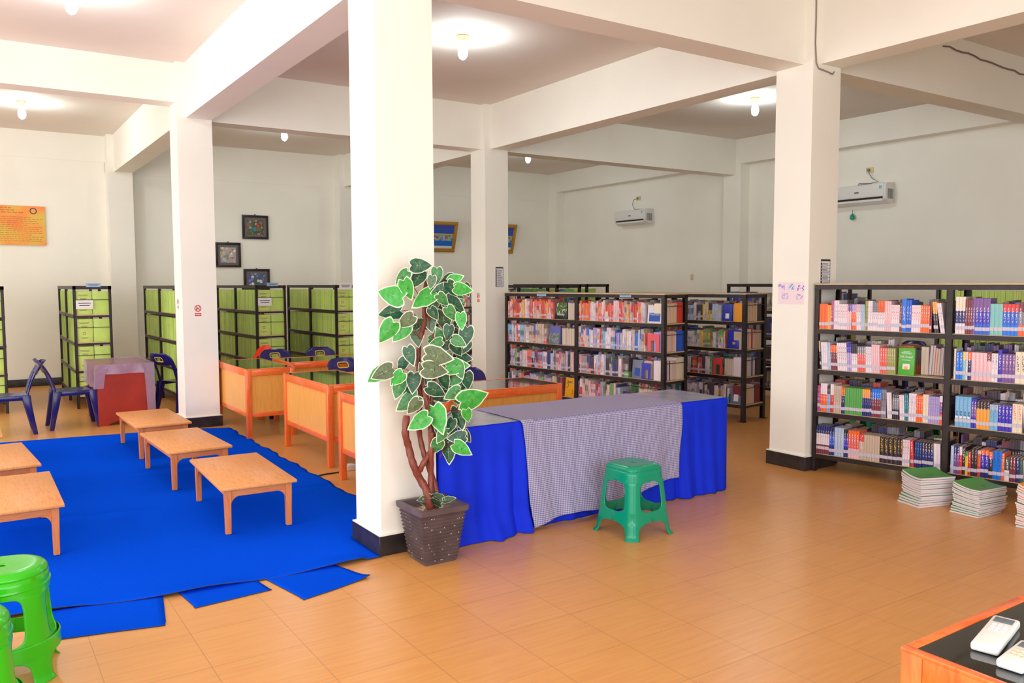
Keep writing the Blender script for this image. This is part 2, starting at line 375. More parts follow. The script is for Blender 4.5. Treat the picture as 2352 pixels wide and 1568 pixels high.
b.obj('heading_lettering', mat('faded_text', (196, 132, 66), .7), t)
for x in (.44, -.44):
    b = MB(); n = 28
    b.grid(lambda u, v: ((x+math.cos(2*math.pi*u)*(.036+.014*v), -.0216, .225+math.sin(2*math.pi*u)*(.036+.014*v))), n, 1); b.obj('emblem_ring', mat('emblem_dark', (66, 74, 92), .6), t)
# notices on the columns
INK = mat('dark_ink', (60, 44, 48), .7)
def notice(loc, rz, w_, h_, rows, label, head=True):
    t = thing('paper_notice', label, 'notice', loc, rz)
    MB().box(-w_/2, -.002, 0, w_/2, 0, h_).obj('sheet', PAPER, t)
    b = MB(); e = .1*w_
    if head: b.box(-w_/2+e, -.003, h_*.92, w_/2-e, -.002, h_*.98)
    for i in range(rows):
        z = h_*(.88-.86*(i+1)/rows); g = h_*.86/rows
        b.box(-w_/2+e, -.003, z, w_/2-e, -.002, z+.0035); b.box(-w_/2+e, -.003, z+g*.2, -w_/2+e*2.1, -.002, z+g*.85)
        b.box(-w_/2+e*2.6, -.003, z+g*.4, w_/2-e*R_.uniform(1.6, 3.5), -.002, z+g*.62)
    b.box(-w_/2+e, -.003, .01, -w_/2+e+.004, -.002, h_*.92); b.box(w_/2-e-.004, -.003, .01, w_/2-e, -.002, h_*.92)
    b.obj('printed_table', INK, t); return t
notice((6.193, Y1, 1.56), 0, .155, .285, 10, 'black and white classification list on the far column beside the middle racks')
notice((6.19, Y0, 1.55), 0, .16, .27, 9, 'black and white classification list on the right column above the front rack')
t = thing('picture_sheet', 'clear sheet with five small violet pictures on the front of the right column', 'notice', (X1, 4.628, 1.46), -math.pi/2)
MB().box(-.135, -.0015, -.03, .135, 0, .16).obj('sheet', mat('pink_sheet', (244, 222, 226), .5), t)
for i, (x, z, c) in enumerate(((-.1, .09, (150, 130, 210)), (0, .095, (110, 170, 220)), (.1, .085, (150, 110, 200)), (-.06, .015, (196, 176, 226)), (.09, .01, (186, 160, 216)))):
    def f(nt, b, c=c):
        v = nt.n('ShaderNodeTexVoronoi'); v.inputs['Scale'].default_value = 60; nt.l(nt.coord(), v.inputs['Vector'])
        nt.l(nt.mix(nt.math('GREATER_THAN', v.outputs['Distance'], .45), rgb(c), rgb((236, 220, 238))), b.inputs['Base Color'])
    MB().box(x-.034, -.0025, z, x+.034, -.0015, z+.05).obj('small_picture', mat('small_picture_%d' % i, rough=.5, build=f), t)
REDI = mat('red_ink', (226, 60, 66), .6)
def nosmoke(loc, rz, label, s=1):
    t = thing('no_smoking_sticker', label, 'sticker', loc, rz)
    b = MB(); b.grid(lambda u, v: (math.cos(2*math.pi*u)*(.028+.009*v)*s, -.0015, (.085+math.sin(2*math.pi*u)*(.028+.009*v))*s), 28, 1)
    b.add([(x*s, -.0016, z*s) for x, z in ((-.026, .107), (-.02, .113), (.026, .067), (.02, .061))], [(0, 1, 2, 3)]); b.obj('red_ring', REDI, t)
    MB().box(-.034*s, -.002, .0, .034*s, 0, .032*s).obj('red_caption_bar', REDI, t)
    b = MB(); b.box(-.02*s, -.0012, .08*s, .012*s, 0, .087*s); b.tube([(.014*s, -.001, .088*s), (.02*s, -.001, .1*s), (.012*s, -.001, .108*s)], .002, 5); b.box(-.018*s, -.0012, .066*s, -.006*s, 0, .078*s); b.obj('cigarette_mark', INK, t)
    MB().box(-.028*s, -.0026, .012*s, .028*s, -.002, .02*s).obj('caption_text', PAPER, t)
nosmoke((2.176, Y1, 1.262), 0, 'red no smoking sticker facing the low tables on the left column')
nosmoke((X1, 9.85, 1.36), -math.pi/2, 'red no smoking sticker on the left face of the far column behind the plant')
nosmoke((X0, 9.88, 1.345), -math.pi/2, 'faded red stickers on the left face of the left column', .9)
# conduit and cable
WIRE = mat('grey_cable', (150, 132, 122), .6)
pts = [(8.07+i*(1.63/14), Y0+OY-.008, 3.919-.063*i/14+R_.uniform(-.012, .012)) for i in range(15)]
tag(MB().tube(pts, .008, 6).obj('surface_cable', mat('brown_cable', (128, 104, 92), .6)), 'thin cable sagging along the shaded beam at upper right', 'cable')
tag(MB().tube([(X1+.014, Y0-.006, 4.0), (X1+.018, Y0-.006, 3.8), (X1+.014, Y0-.007, 3.6), (X1+.03, Y0-.008, 3.44), (X1+.06, Y0-.008, 3.40), (X1+.2, Y0-.008, 3.385), (X1+.25, Y0-.008, 3.375), (X1+.27, Y0-.008, 3.40)], .006, 6).obj('surface_cable', WIRE), 'grey cable running down the top of the right column', 'cable')

# ================================================================== CARPET
def carpet():
    fr = [(-.7, 4.60), (0, 4.60), (.41, 4.565), (.84, 4.455), (1.31, 4.43), (1.7, 4.40), (1.97, 4.418), (2.42, 4.42)]
    bk = [(-.7, 9.92), (.28, 9.85), (.6, 9.80), (1.45, 9.70), (2.0, 9.58), (2.42, 9.42)]
    def ip(t, x):
        for a, b in zip(t, t[1:]):
            if x <= b[0]: return a[1]+(b[1]-a[1])*(x-a[0])/(b[0]-a[0])
        return t[-1][1]
    nx, ny = 104, 150
    def f(u, v):
        x = -.7+u*3.115; y0 = ip(fr, x); y1 = ip(bk, x); y = y0+(y1-y0)*v
        if u > .97: x += .012*math.sin(y*9)+.008*math.sin(y*23)
        z = .008+.003*math.sin(x*5+y*3)*math.sin(y*2.2)
        for yy, sl, a in ((6.35, -.05, .03), (7.62, -.08, .024), (9.45, -.12, .014)):
            d = (y-yy-sl*x)/.035; z += a*math.exp(-d*d)*(.55+.45*math.sin(x*4+yy))
        d = ((x-.86)/.12)**2+((y-6.27)/.035)**2; z += .022*math.exp(-d)
        if v < .03: z += (.03-v)/.03*(.010+.010*math.sin(x*8.0))*(1 if x < 1.9 else .2)
        return (x, y, max(z, .004))
    b = MB(); keep = lambda i, j: not (-.7+(i+.5)/nx*3.115 > 1.985 and 4.42+(j+.5)/ny*5.1 < 4.86)
    b.grid(f, nx, ny, 0, keep); o = b.obj('carpet', [BLUEC, EDGE])
    m = o.modifiers.new('solid', 'SOLIDIFY'); m.thickness = .004; m.offset = -1; m.material_offset_rim = 1
    return tag(o, 'large royal blue carpet under the low tables', 'carpet')
carpet()
def scrap(poly, label, z0=.001, curl=None):
    # bilinear patch over four corners
    a, b_, c, d = [Vector((x, y, 0)) for x, y in poly]
    def f(u, v):
        p = a*(1-u)*(1-v)+b_*u*(1-v)+c*u*v+d*(1-u)*v
        p.x += .006*math.sin(v*9+u*4)*(u > .9); z = z0+.004
        if curl: z += curl*max(0, u+v-1.7)**2*8
        return (p.x, p.y, z)
    o = MB().grid(f, 24, 16).obj('carpet_offcut', [BLUEC, EDGE]); m = o.modifiers.new('solid', 'SOLIDIFY'); m.thickness = .004; m.offset = -1; m.material_offset_rim = 1
    tag(o, label, 'carpet', 'loose carpet pieces along the front edge')
scrap(((1.30, 4.50), (1.391, 4.032), (1.80, 4.145), (1.70, 4.50)), 'small blue carpet offcut with curled corner, nearest the column', curl=.02)
scrap(((.87, 4.52), (.901, 4.232), (1.29, 4.264), (1.262, 4.49)), 'small blue carpet offcut in the middle of three')
scrap(((.80, 4.52), (.735, 4.093), (.19, 4.225), (.2, 4.62)), 'blue carpet offcut beside the light green stool')

# ================================================================== LOW TABLES
def low_table():
    t = thing('low_table', '', 'table', group='low wooden tables on the blue carpet'); a, b_, h = .245, .52, .31
    b = MB(); b.bbox(-a, -b_, h-.02, a, b_, h, .004); b.obj('table_top', WT, t)
    i = .028; L_ = .042
    for sx in (-1, 1):
        for sy in (-1, 1):
            x = sx*(a-i-L_/2); y = sy*(b_-i-L_/2); q = MB()
            vs = []
            for z, w_ in ((0, .017), (h-.02, .021)):
                vs += [(x-w_, y-w_, z), (x+w_, y-w_, z), (x+w_, y+w_, z), (x-w_, y+w_, z)]
            q.add(vs, [(3, 2, 1, 0), (4, 5, 6, 7), (0, 1, 5, 4), (1, 2, 6, 5), (2, 3, 7, 6), (3, 0, 4, 7)]); fix(q.obj('leg', WL, t), bevel=.002, smooth=False)
            # curved corner brackets
            for ax in (0, 1):
                n = 6; pl = [(0, 0)]+[(.058*(1-math.sin(k*math.pi/2/n)), -.058*(1-math.cos(k*math.pi/2/n))) for k in range(n+1)]
                q = MB(); m_ = len(pl); th = .009
                def P3(d, z, o):
                    if ax == 0: return (x-sx*(.021+d), y+o, h-.068+z)
                    return (x+o, y-sy*(.021+d), h-.068+z)
                q.add([P3(d, z, -th) for d, z in pl]+[P3(d, z, th) for d, z in pl], [tuple(range(m_)), tuple(range(m_, 2*m_))[::-1]]+[(k, (k+1) % m_, m_+(k+1) % m_, m_+k) for k in range(m_)])
                q.obj('corner_bracket', WL, t)
    for sx in (-1, 1): MB().bbox(sx*(a-i-.021)-.009, -b_+.06, h-.07, sx*(a-i-.021)+.009, b_-.06, h-.021, .002).obj('side_rail', WOT, t)
    for sy in (-1, 1): MB().bbox(-a+.06, sy*(b_-i-.021)-.009, h-.07, a-.06, sy*(b_-i-.021)+.009, h-.021, .002).obj('end_rail', WOT, t)
    return t
WOT = wood('table_rail_wood', (208, 112, 60), (226, 140, 80), (2, 2, 14), .42)
lt = low_table(); register(lt); lt.location = (1.568, 5.83, .0125); lt['label'] = 'low wooden table nearest the column, front of the right row'
lt.rotation_euler = (0, 0, math.radians(-2))
for x, y, a, l in ((1.49, 7.245, 2, 'low wooden table in the middle of the right row'), (1.487, 8.63, 1.2, 'low wooden table at the back of the right row by the column'),
                (.20, 6.0, 0, 'low wooden table at the left edge above the green stools'), (.135, 7.32, 4, 'low wooden table second from front in the left row'), (-.02, 8.77, 0, 'low wooden table corner at the far left edge')):
    dup(lt, (x, y, .0125), math.radians(a), l)

# ================================================================== DESKS
def desk(x0, y0, x1, y1, label, h=.735, rail=.27, edge=.014):
    cx, cy = (x0+x1)/2, (y0+y1)/2; t = thing('orange_desk', label, 'desk', (cx, cy, 0), group='orange desks with black glass tops'); a, b_ = (x1-x0)/2, (y1-y0)/2; L_ = .055
    for sx in (-1, 1):
        for sy in (-1, 1):
            x = sx*(a-L_/2); y = sy*(b_-L_/2); MB().bbox(x-L_/2, y-L_/2, 0, x+L_/2, y+L_/2, h-.004, .006).obj('leg', WO, t)
    for sx in (-1, 1): MB().bbox(sx*(a-.021)-.02, -b_+L_, h-.075, sx*(a-.021)+.02, b_-L_, h-.004, .004).obj('side_rail', WO, t)
    for sy in (-1, 1): MB().bbox(-a+L_, sy*(b_-.021)-.02, h-.075, a-L_, sy*(b_-.021)+.02, h-.004, .004).obj('end_rail', WOX, t)
    f = edge; b = MB()
    b.bbox(-a, -b_, h-.012, -a+f, b_, h, .003); b.bbox(a-f, -b_, h-.012, a, b_, h, .003); b.bbox(-a+f, -b_, h-.012, a-f, -b_+f, h, .003); b.bbox(-a+f, b_-f, h-.012, a-f, b_, h, .003)
    b.obj('top_edging', WO, t)
    MB().box(-a+f, -b_+f, h-.013, a-f, b_-f, h-.003).obj('glass_top', GLASS, t)
    MB().box(-a+.02, -b_+L_, rail, -a+.028, b_-L_, h-.07).obj('side_panel', WP, t)
    MB().bbox(-a+.012, -b_+L_, rail-.045, -a+.04, b_-L_, rail, .003).obj('lower_rail', WO, t)
    MB().box(-a+L_, -b_+.022, rail, a-L_, -b_+.03, h-.07).obj('front_panel', WP, t)
    MB().bbox(-a+L_, -b_+.012, rail-.045, a-L_, -b_+.04, rail, .003).obj('lower_rail', WOX, t)
    return t
desk(2.40, 8.62, 2.92, 9.86, 'orange desk with black glass top beside the left column')
desk(2.61, 6.86, 3.17, 8.07, 'orange desk with black glass top in the middle of the group')
desk(2.53, 5.82, 3.09, 6.43, 'orange desk mostly hidden behind the nearest column')
desk(3.02, 9.10, 4.24, 9.73, 'orange desk with black glass top behind the middle one')
desk(3.19, 5.79, 4.37, 6.40, 'long orange desk behind the potted plant and blue counter')
t = desk(1.863, .30, 2.463, 1.105, 'orange desk with black glass top at the bottom right corner', edge=.026)
for o in [c for c in bpy.data.objects if c.parent == t and c.name.startswith('leg')]: pass
tag(MB().bbox(2.70, 6.66, .0, 2.78, 6.74, .05, .006).obj('socket_block', WHT), 'small white socket block on the floor between desk legs', 'socket')
tag(MB().tube([(2.66, 6.64, .006), (2.5, 6.64, .006), (2.43, 6.62, .006), (2.40, 6.5, .008)], .006, 6).obj('floor_cable', DARK), 'black cable lying on the floor beside the carpet', 'cable')
# remotes
def remote(loc, rz, L_, w_, label, alt=False):
    t = thing('remote_control', label, 'remote control', loc, rz)
    b = MB(); b.bbox(-w_/2, -L_/2, 0, w_/2, L_/2, .021, .007, 3); b.obj('body', WHT, t)
    MB().bbox(-w_/2+.009, L_/2-.052, .0195, w_/2-.009, L_/2-.016, .0222, .001).obj('display', mat('lcd', (104, 116, 124), .2), t)
    for i in range(3):
        for j in range(3):
            MB().bbox(-.017+j*.0125, L_/2-.075-i*.02, .0205, -.008+j*.0125, L_/2-.067-i*.02, .0232, .001).obj('button', PAPER if not alt else mat('beige_button', (214, 200, 160), .4), t)
    return t
rv = Vector((2.10-2.263, .984-1.003))
remote((2.105, 1.0, .733), math.atan2(rv.y, rv.x)+math.pi/2+.12, .225, .062, 'white air conditioner remote with grey screen on the black glass desk')
remote((2.03, .905, .733), math.atan2(rv.y, rv.x)+math.pi/2, .16, .058, 'white remote with beige buttons at the right edge of the photo', True)

# ================================================================== RACKS
ORD = ['first', 'second', 'third', 'fourth', 'fifth', 'sixth', 'seventh', 'eighth', 'ninth', 'tenth']
ORD += [a for a in ('eleventh twelfth thirteenth fourteenth fifteenth sixteenth seventeenth eighteenth nineteenth twentieth').split()]
for t_ in ('twenty', 'thirty', 'forty', 'fifty'):
    if t_ != 'twenty': ORD.append({'thirty': 'thirtieth', 'forty': 'fortieth', 'fifty': 'fiftieth'}[t_])
    ORD += ['%s-%s' % (t_, o) for o in ORD[:9]]
class Frame2:
    def __init__(s, ox, oy, deg): s.o = Vector((ox, oy, 0)); s.a = math.radians(deg); s.x = Vector((math.cos(s.a), math.sin(s.a), 0)); s.y = Vector((-math.sin(s.a), math.cos(s.a), 0))
    def __call__(s, x, y, z): return s.o+s.x*x+s.y*y+Vector((0, 0, z))
def rack(ox, oy, deg, bays, depth, zs, top, label, board=True, pw=.036, foot=False, group='black steel library racks'):
    t = thing('book_rack', label, 'rack', (ox, oy, 0), math.radians(deg), group)
    F = Frame2(ox, oy, deg); xs = [0]
    for b_ in bays: xs.append(xs[-1]+b_)
    n = len(xs)
    for i, x in enumerate(xs):
        wd = pw if i in (0, n-1) else pw*1.35
        xa = x if i == 0 else (x-wd if i == n-1 else x-wd/2)
        for y in (0, depth):
            s = 1 if y == 0 else -1; b = MB()
            b.box(xa, min(y, y+s*.004), 0, xa+wd, max(y, y+s*.004), top-.002); b.box(xa, min(y, y+s*pw), 0, xa+.004, max(y, y+s*pw), top-.002)
            b.box(xa+wd-.004, min(y, y+s*pw), 0, xa+wd, max(y, y+s*pw), top-.002)
            if foot: b.box(xa-.025, y-.03, 0, xa+wd+.025, y+.03, .004)
            b.obj('post', BLK, t)
    Lx = xs[-1]
    for i in range(n-1):
        for z in zs:
            b = MB(); b.box(xs[i]+.006, .006, z-.014, xs[i+1]-.006, depth-.006, z, 1)
            b.box(xs[i]+.02, -.003, z-.042, xs[i+1]-.02, .002, z-.004); b.box(xs[i]+.02, depth-.002, z-.042, xs[i+1]-.02, depth+.003, z-.004)
            b.box(xs[i]+.004, .01, z-.04, xs[i]+.008, depth-.01, z-.014); b.box(xs[i+1]-.008, .01, z-.04, xs[i+1]-.004, depth-.01, z-.014)
            b.obj('shelf', [BLK, PLY], t)
        for z in zs: MB().tube([(xs[i]+.01, depth/2, z+.2), (xs[i+1]-.01, depth/2, z+.2)], .004, 6).obj('divider_rod', BLK, t)
    b = MB()
    b.box(0, -.003, top-.045, Lx, .003, top-.003); b.box(0, depth-.003, top-.045, Lx, depth+.003, top-.003); b.box(0, 0, top-.045, .004, depth, top-.003); b.box(Lx-.004, 0, top-.045, Lx, depth, top-.003)
    b.obj('top_rail', BLK, t)
    if board: MB().bbox(-.004, -.006, top-.006, Lx+.004, depth+.006, top+.006, .002).obj('top_board', PLY, t)
    for z in zs: MB().tube([(Lx-.006, .01, z+.19), (Lx-.006, depth-.01, z+.19)], .004, 6).obj('end_rod', BLK, t)
    return t, F
ZA = (.155, .52, .88, 1.225); ZBm = (.20, .525, .845, 1.165)
rA, FA = rack(6.03, 4.43, -78.69, [1.06, 1.06], .44, ZA, 1.602, 'large black book rack with wooden shelves beside the right column')
rB, FB = rack(6.05, 9.30, -82.05, [1.33, 1.35], .42, ZBm, 1.49, 'black book rack behind the blue counter, end facing the entrance', pw=.045)
rC, FC = rack(7.19, 8.39, -82, [.66, 1.335], .45, ZBm, 1.485, 'black book rack second from the middle, standing free on footed posts', pw=.045, foot=True)
ZG = (.17, .507, .868, 1.229)
G_ = []
def grack(ox, oy, deg, bays, label, depth=.45):
    t, F = rack(ox, oy, deg, bays, depth, ZG, 1.6, label, board=False, pw=.034, group='black racks of pale green reports'); G_.append((t, F)); return t, F
r1, F1 = grack(1.165, 14.0, -90, [1.0, 1.0], 'black rack of green reports left of the back pilaster, behind the blue chairs')
r2_, F2_ = grack(2.26, 13.5, -88.5, [1.0, 1.0], 'black rack of green reports just left of the left column')
r3, F3 = grack(3.45, 13.98, -88, [.95, 1.0], 'black rack of green reports below the flower pictures')
r4, F4 = grack(4.5, 13.6, -87.5, [.95, 1.0], 'black rack of green reports just left of the nearest column')
r5, F5 = grack(-.02, 14.1, -90, [1.0, 1.0], 'black rack of green reports cut by the left edge of the photo', .43)
rE, FE = rack(7.1, 12.55, -90, [1.0, 1.0, 1.0], .45, ZG, 1.59, 'black rack of mixed books seen between the plant and the far column', board=False)
rE2, FE2 = rack(8.05, 12.1, -90, [1.0, 1.05], .45, ZG, 1.6, 'black rack with green reports whose top shows above the middle racks', board=False)
rF, FF = rack(9.2, 8.25, -90, [1.0, 1.0], .45, ZG, 1.6, 'black rack near the right wall showing behind the right column', board=False)
rG, FG = rack(8.2, 4.6, -90, [1.05, 1.0, 1.0], .45, ZG, 1.6, 'black rack of green reports seen through the large right rack', board=False)

# ------------------------------------------------------------------ books
PAL = dict(o=(250, 108, 50), a=(250, 168, 62), w=(238, 222, 230), k=(238, 188, 196), p=(126, 84, 156), v=(176, 156, 216), b=(176, 196, 226), l=(158, 160, 84), B=(44, 96, 214), N=(42, 50, 118), d=(58, 46, 56),
           g=(92, 168, 84), r=(222, 60, 54), t=(40, 132, 150), n=(204, 180, 160), m=(128, 54, 66), y=(240, 205, 60), c=(120, 182, 226), s=(136, 136, 148), S=(236, 104, 92), V=(64, 52, 190), e=(236, 222, 200), A=(130, 196, 190), M=(186, 84, 140), u=(26, 120, 232), G=(66, 90, 80))
NAMEC = dict(o='orange', a='amber', w='white', k='pink', p='purple', v='lavender', b='pale blue', l='olive', B='blue', N='navy', d='black', g='green', r='red', t='teal', n='beige', m='maroon', y='yellow', c='sky blue', s='grey', S='salmon', V='violet', e='cream', A='aqua', M='magenta', u='bright blue', G='dark green')
def cover_mat(bands, tx):
    name = 'cover_'+bands+'_'+tx
    if name in MATS: return MATS[name]
    def f(nt, b):
        s = nt.n('ShaderNodeSeparateXYZ'); tc = nt.n('ShaderNodeTexCoord'); nt.l(tc.outputs['Object'], s.inputs[0])
        z = nt.math('DIVIDE', s.outputs[2], .24)
        n = len(bands)
        if n == 1: col = nt.mix(0.0, rgb(PAL[bands]), rgb(PAL[bands]))
        else:
            pos = [0, .62] if n == 2 else [0, .33, .72]
            col = nt.ramp(z, [(pos[i], rgb(PAL[bands[n-1-i]])) for i in range(n)], 'CONSTANT')
        if tx != '-':
            no = nt.n('ShaderNodeTexNoise'); no.inputs['Scale'].default_value = 150; no.inputs['Detail'].default_value = 1
            mp = nt.n('ShaderNodeMapping'); mp.inputs['Scale'].default_value = (.9, 0, .55); nt.l(tc.outputs['Object'], mp.inputs[0]); nt.l(mp.outputs[0], no.inputs[0])
            m1 = nt.math('MULTIPLY', nt.math('GREATER_THAN', no.outputs[0], .53), nt.math('MULTIPLY', nt.math('GREATER_THAN', z, .36), nt.math('LESS_THAN', z, .84)))
            g = nt.n('ShaderNodeNewGeometry'); sn = nt.n('ShaderNodeSeparateXYZ'); nt.l(tc.outputs['Normal'], sn.inputs[0])
            sg = nt.n('ShaderNodeSeparateXYZ'); nt.l(tc.outputs['Generated'], sg.inputs[0]); a = nt.math('ABSOLUTE', nt.math('SUBTRACT', sg.outputs[0], .5)); front = nt.math('MULTIPLY', nt.math('LESS_THAN', sn.outputs[1], -.5), nt.math('LESS_THAN', a, .22))
            col = nt.mix(nt.math('MULTIPLY', nt.math('MULTIPLY', m1, front), .8), col, rgb(PAL[tx]))
        nt.l(col, b.inputs['Base Color'])
    return mat(name, rough=.32, spec=.45, build=f)
BM = {}
def book_meshes(bands, tx, t, h, d):
    t = round(t, 4); h = round(h, 3); k = (bands, tx, t, h, d)
    if k not in BM:
        c = MB(); e = .0016
        n = 6; sp = [(t*i/n, -.0025*math.sin(math.pi*i/n)) for i in range(n+1)]
        c.add([(x, y, 0) for x, y in sp]+[(x, y, h) for x, y in sp]+[(0, .002, 0), (t, .002, 0), (0, .002, h), (t, .002, h)],
              [(i, i+1, n+2+i, n+1+i) for i in range(n)]+[tuple(range(n+1))[::-1]+(2*n+2, 2*n+3), tuple(range(n+1, 2*n+2))+(2*n+5, 2*n+4)], 0, False)
        c.box(0, .002, 0, e, d, h); c.box(t-e, .002, 0, t, d, h)
        p = MB().box(e, .002, .003, t-e, d-.004, h-.003)
        zo = .028+.011*((len(BM)*5) % 4)/3; q = MB().box(.0004, -.0042, zo, t-.0004, -.0022, zo+.026)
        BM[k] = (c.mesh('book', cover_mat(bands, tx)), p.mesh('pages', PAGES), q.mesh('call_number_label', TAPE))
    return BM[k]
NB = [0]
def book(F, x, y, z, t, h, d, bands, tx, label, lean=0, rev=False, tape=True, group=None, turn=0, name='book'):
    cm, pm, qm = book_meshes(bands, tx, t, h, d)
    o = bpy.data.objects.new(name, cm); COL.objects.link(o)
    px, py, a = x, y, F.a+turn
    if rev: a += math.pi; px += t*math.cos(turn)
    o.location = F(px, py, z+.0008+(abs(math.sin(lean))*t if lean > 0 else 0)); o.rotation_euler = (0, lean if not rev else -lean, a)
    tag(o, label, 'book', group or 'books standing on the racks')
    p = bpy.data.objects.new('pages', pm); COL.objects.link(p); p.parent = o
    if tape and not rev: q = bpy.data.objects.new('call_number_label', qm); COL.objects.link(q); q.parent = o
    NB[0] += 1; return o
# rows: (count, thickness mm, height cm, colour bands top to bottom, text colour, lean degrees)
ROWS = {
 (0, 3): (.03, 1.03, [(3, 26, 21, 'o', '-', 0), (2, 16, 20, 'a', 'o', 0), (2, 12, 24, 'M', 'w', 0), (3, 15, 24, 'w', 's', 0), (5, 15, 21, 'w', 'r', 0), (2, 17, 21, 'pk', 'w', 0), (2, 18, 21, 'vo', 'w', -2), (2, 19, 21, 'kw', 's', -2), (2, 17, 21, 'b', 's', -2), (2, 12, 24, 'l', 'd', 0), (2, 18, 24, 'w', 'v', 0), (3, 15, 23, 'sw', 'm', 0), (3, 19, 24, 'ow', 'm', 0), (3, 17, 24, 'k', 'w', 0), (4, 17, 21, 'w', 'r', 0), (1, 18, 23, 'm', 'w', 0), (1, 34, 26, 'u', 'w', 0), (2, 20, 25, 'B', 'w', 0), (4, 18, 21, 'w', 'r', 0), (4, 17, 21, 'o', 'w', 0), (1, 16, 24, 'm', 'd', 0), (2, 16, 24, 'ad', 'w', -5), (2, 16, 23, 'w', 'm', -9)]),
 (0, 2): (.03, .67, [(1, 12, 24, 'nd', 'w', -6), (3, 17, 23, 'w', 'b', -4), (2, 14, 23, 'b', 'w', -4), (4, 14, 21, 'om', 'w', -4), (5, 16, 23, 'w', 'm', -4), (2, 17, 23, 'Vv', 'w', -3), (3, 16, 23, 'dw', 'd', -3), (4, 16, 21, 'sS', 'w', -2), (3, 16, 21, 'w', 's', -2), (4, 16, 23, 'k', 'w', -2), (3, 18, 21, 'S', 'w', -1), (4, 16, 21, 'l', 'w', -1)]),
 (0, 1): (.03, 1.03, [(3, 12, 22, 'M', 'w', 0), (4, 15, 24, 'wo', 'w', 0), (2, 15, 22, 'dc', 'w', 0), (2, 16, 24, 'wr', 'w', 0), (4, 18, 23, 'n', 's', 0), (2, 15, 22, 'oN', 'w', 0), (8, 20, 22, 'g', '-', 0), (4, 17, 22, 'aN', 'v', 0), (1, 16, 23, 'N', 'w', 0), (4, 20, 23, 'um', 'w', 0), (2, 22, 23, 's', 'd', 0), (2, 20, 21, 'w', 'k', -3), (3, 18, 22, 'dsd', 'w', 0), (2, 20, 20, 'w', 'n', -3), (2, 16, 21, 't', 'b', -2), (3, 20, 22, 'w', 'v', 0), (3, 18, 21, 'o', 'w', 0), (2, 22, 22, 'e', 'k', 0), (5, 18, 21, 'v', 's', 0), (1, 22, 22, 'wpo', 'w', 0)]),
 (0, 0): (.025, 1.03, [(6, 20, 24, 'Nwm', 'n', 0), (2, 22, 23, 'NBN', 'w', 0), (3, 26, 24, 'b', 'w', 0), (2, 19, 23, 'dVN', 'w', 0), (4, 22, 23, 'oSk', 'w', 0), (1, 40, 21, 'rn', 'w', 0), (6, 21, 21, 'n', '-', 0), (4, 34, 21, 'd', 'y', 0), (2, 20, 22, 'd', 'y', 0), (3, 18, 21, 'w', 'r', 0), (1, 24, 21, 'r', 'w', -3), (3, 18, 21, 'N', 'c', 0), (4, 21, 21, 'dN', 'w', -1), (2, 24, 21, 'w', '-', -2)]),
 (1, 3): (1.10, 1.70, [(3, 21, 28, 'eNw', 'w', 0), (3, 16, 26, 'm', 'w', 0), (1, 16, 28, 'p', 'w', 0), (4, 24, 27, 'pVB', 'w', 0), (3, 26, 23, 'A', 'c', 0), (4, 24, 23, 'rBu', 'w', 0), (4, 25, 24, 'mso', 'w', 0), (3, 24, 24, 'oa', 'r', 0)]),
 (1, 2): (1.10, 1.70, [(1, 12, 23, 'e', 's', 0), (2, 22, 21, 'u', 'w', 0), (1, 18, 21, 'yA', 'w', 0), (1, 14, 21, 'w', 's', 0), (1, 22, 21, 'oN', 'w', 0), (4, 24, 21, 'k', 'w', 0), (1, 26, 22, 'mk', 'w', 0), (2, 20, 21, 'w', 's', 0), (1, 22, 24, 'V', 'w', 0), (4, 20, 21, 'p', 'w', 0), (2, 30, 23, 'e', 'd', 0), (2, 20, 21, 'md', 'w', 0), (3, 24, 20, 'v', 'w', 0)]),
 (1, 1): (1.12, 1.70, [(4, 26, 23, 'c', 'b', 0), (2, 17, 22, 'VpV', 'w', 0), (4, 21, 21, 'da', 'n', 0), (2, 26, 19, 'bc', 's', 0), (4, 22, 19, 'V', 'w', 0), (2, 30, 21, 'e', 'o', 0), (1, 30, 20, 'w', 's', -5), (2, 24, 18, 'dw', 'w', -4), (1, 30, 19, 'V', 'w', -3)]),
 (1, 0): (1.10, 1.70, [(1, 20, 21, 'b', 'w', 0), (2, 17, 21, 'Np', 'w', 0), (1, 18, 21, 'wr', 'w', 0), (1, 20, 21, 'd', 'w', 0), (1, 16, 18, 'gy', 'd', 0), (1, 18, 18, 'r', 'w', 0), (2, 20, 21, 'd', 'n', 0), (1, 20, 20, 'wor', 'r', 0), (2, 24, 21, 'oVN', 'w', 0), (1, 24, 20, 'od', 'w', 0), (2, 26, 21, 'u', 'N', 0), (1, 18, 20, 'o', 'w', 0), (1, 28, 17, 'wGw', 'w', 0), (2, 18, 18, 'm', 'w', -1), (1, 20, 18, 'N', 'w', -2), (1, 22, 18, 'G', 's', -2), (2, 22, 17, 'w', 'r', -3), (2, 22, 19, 'p', 'w', -5)])}
SH = ['bottom shelf', 'third shelf', 'second shelf', 'top shelf']
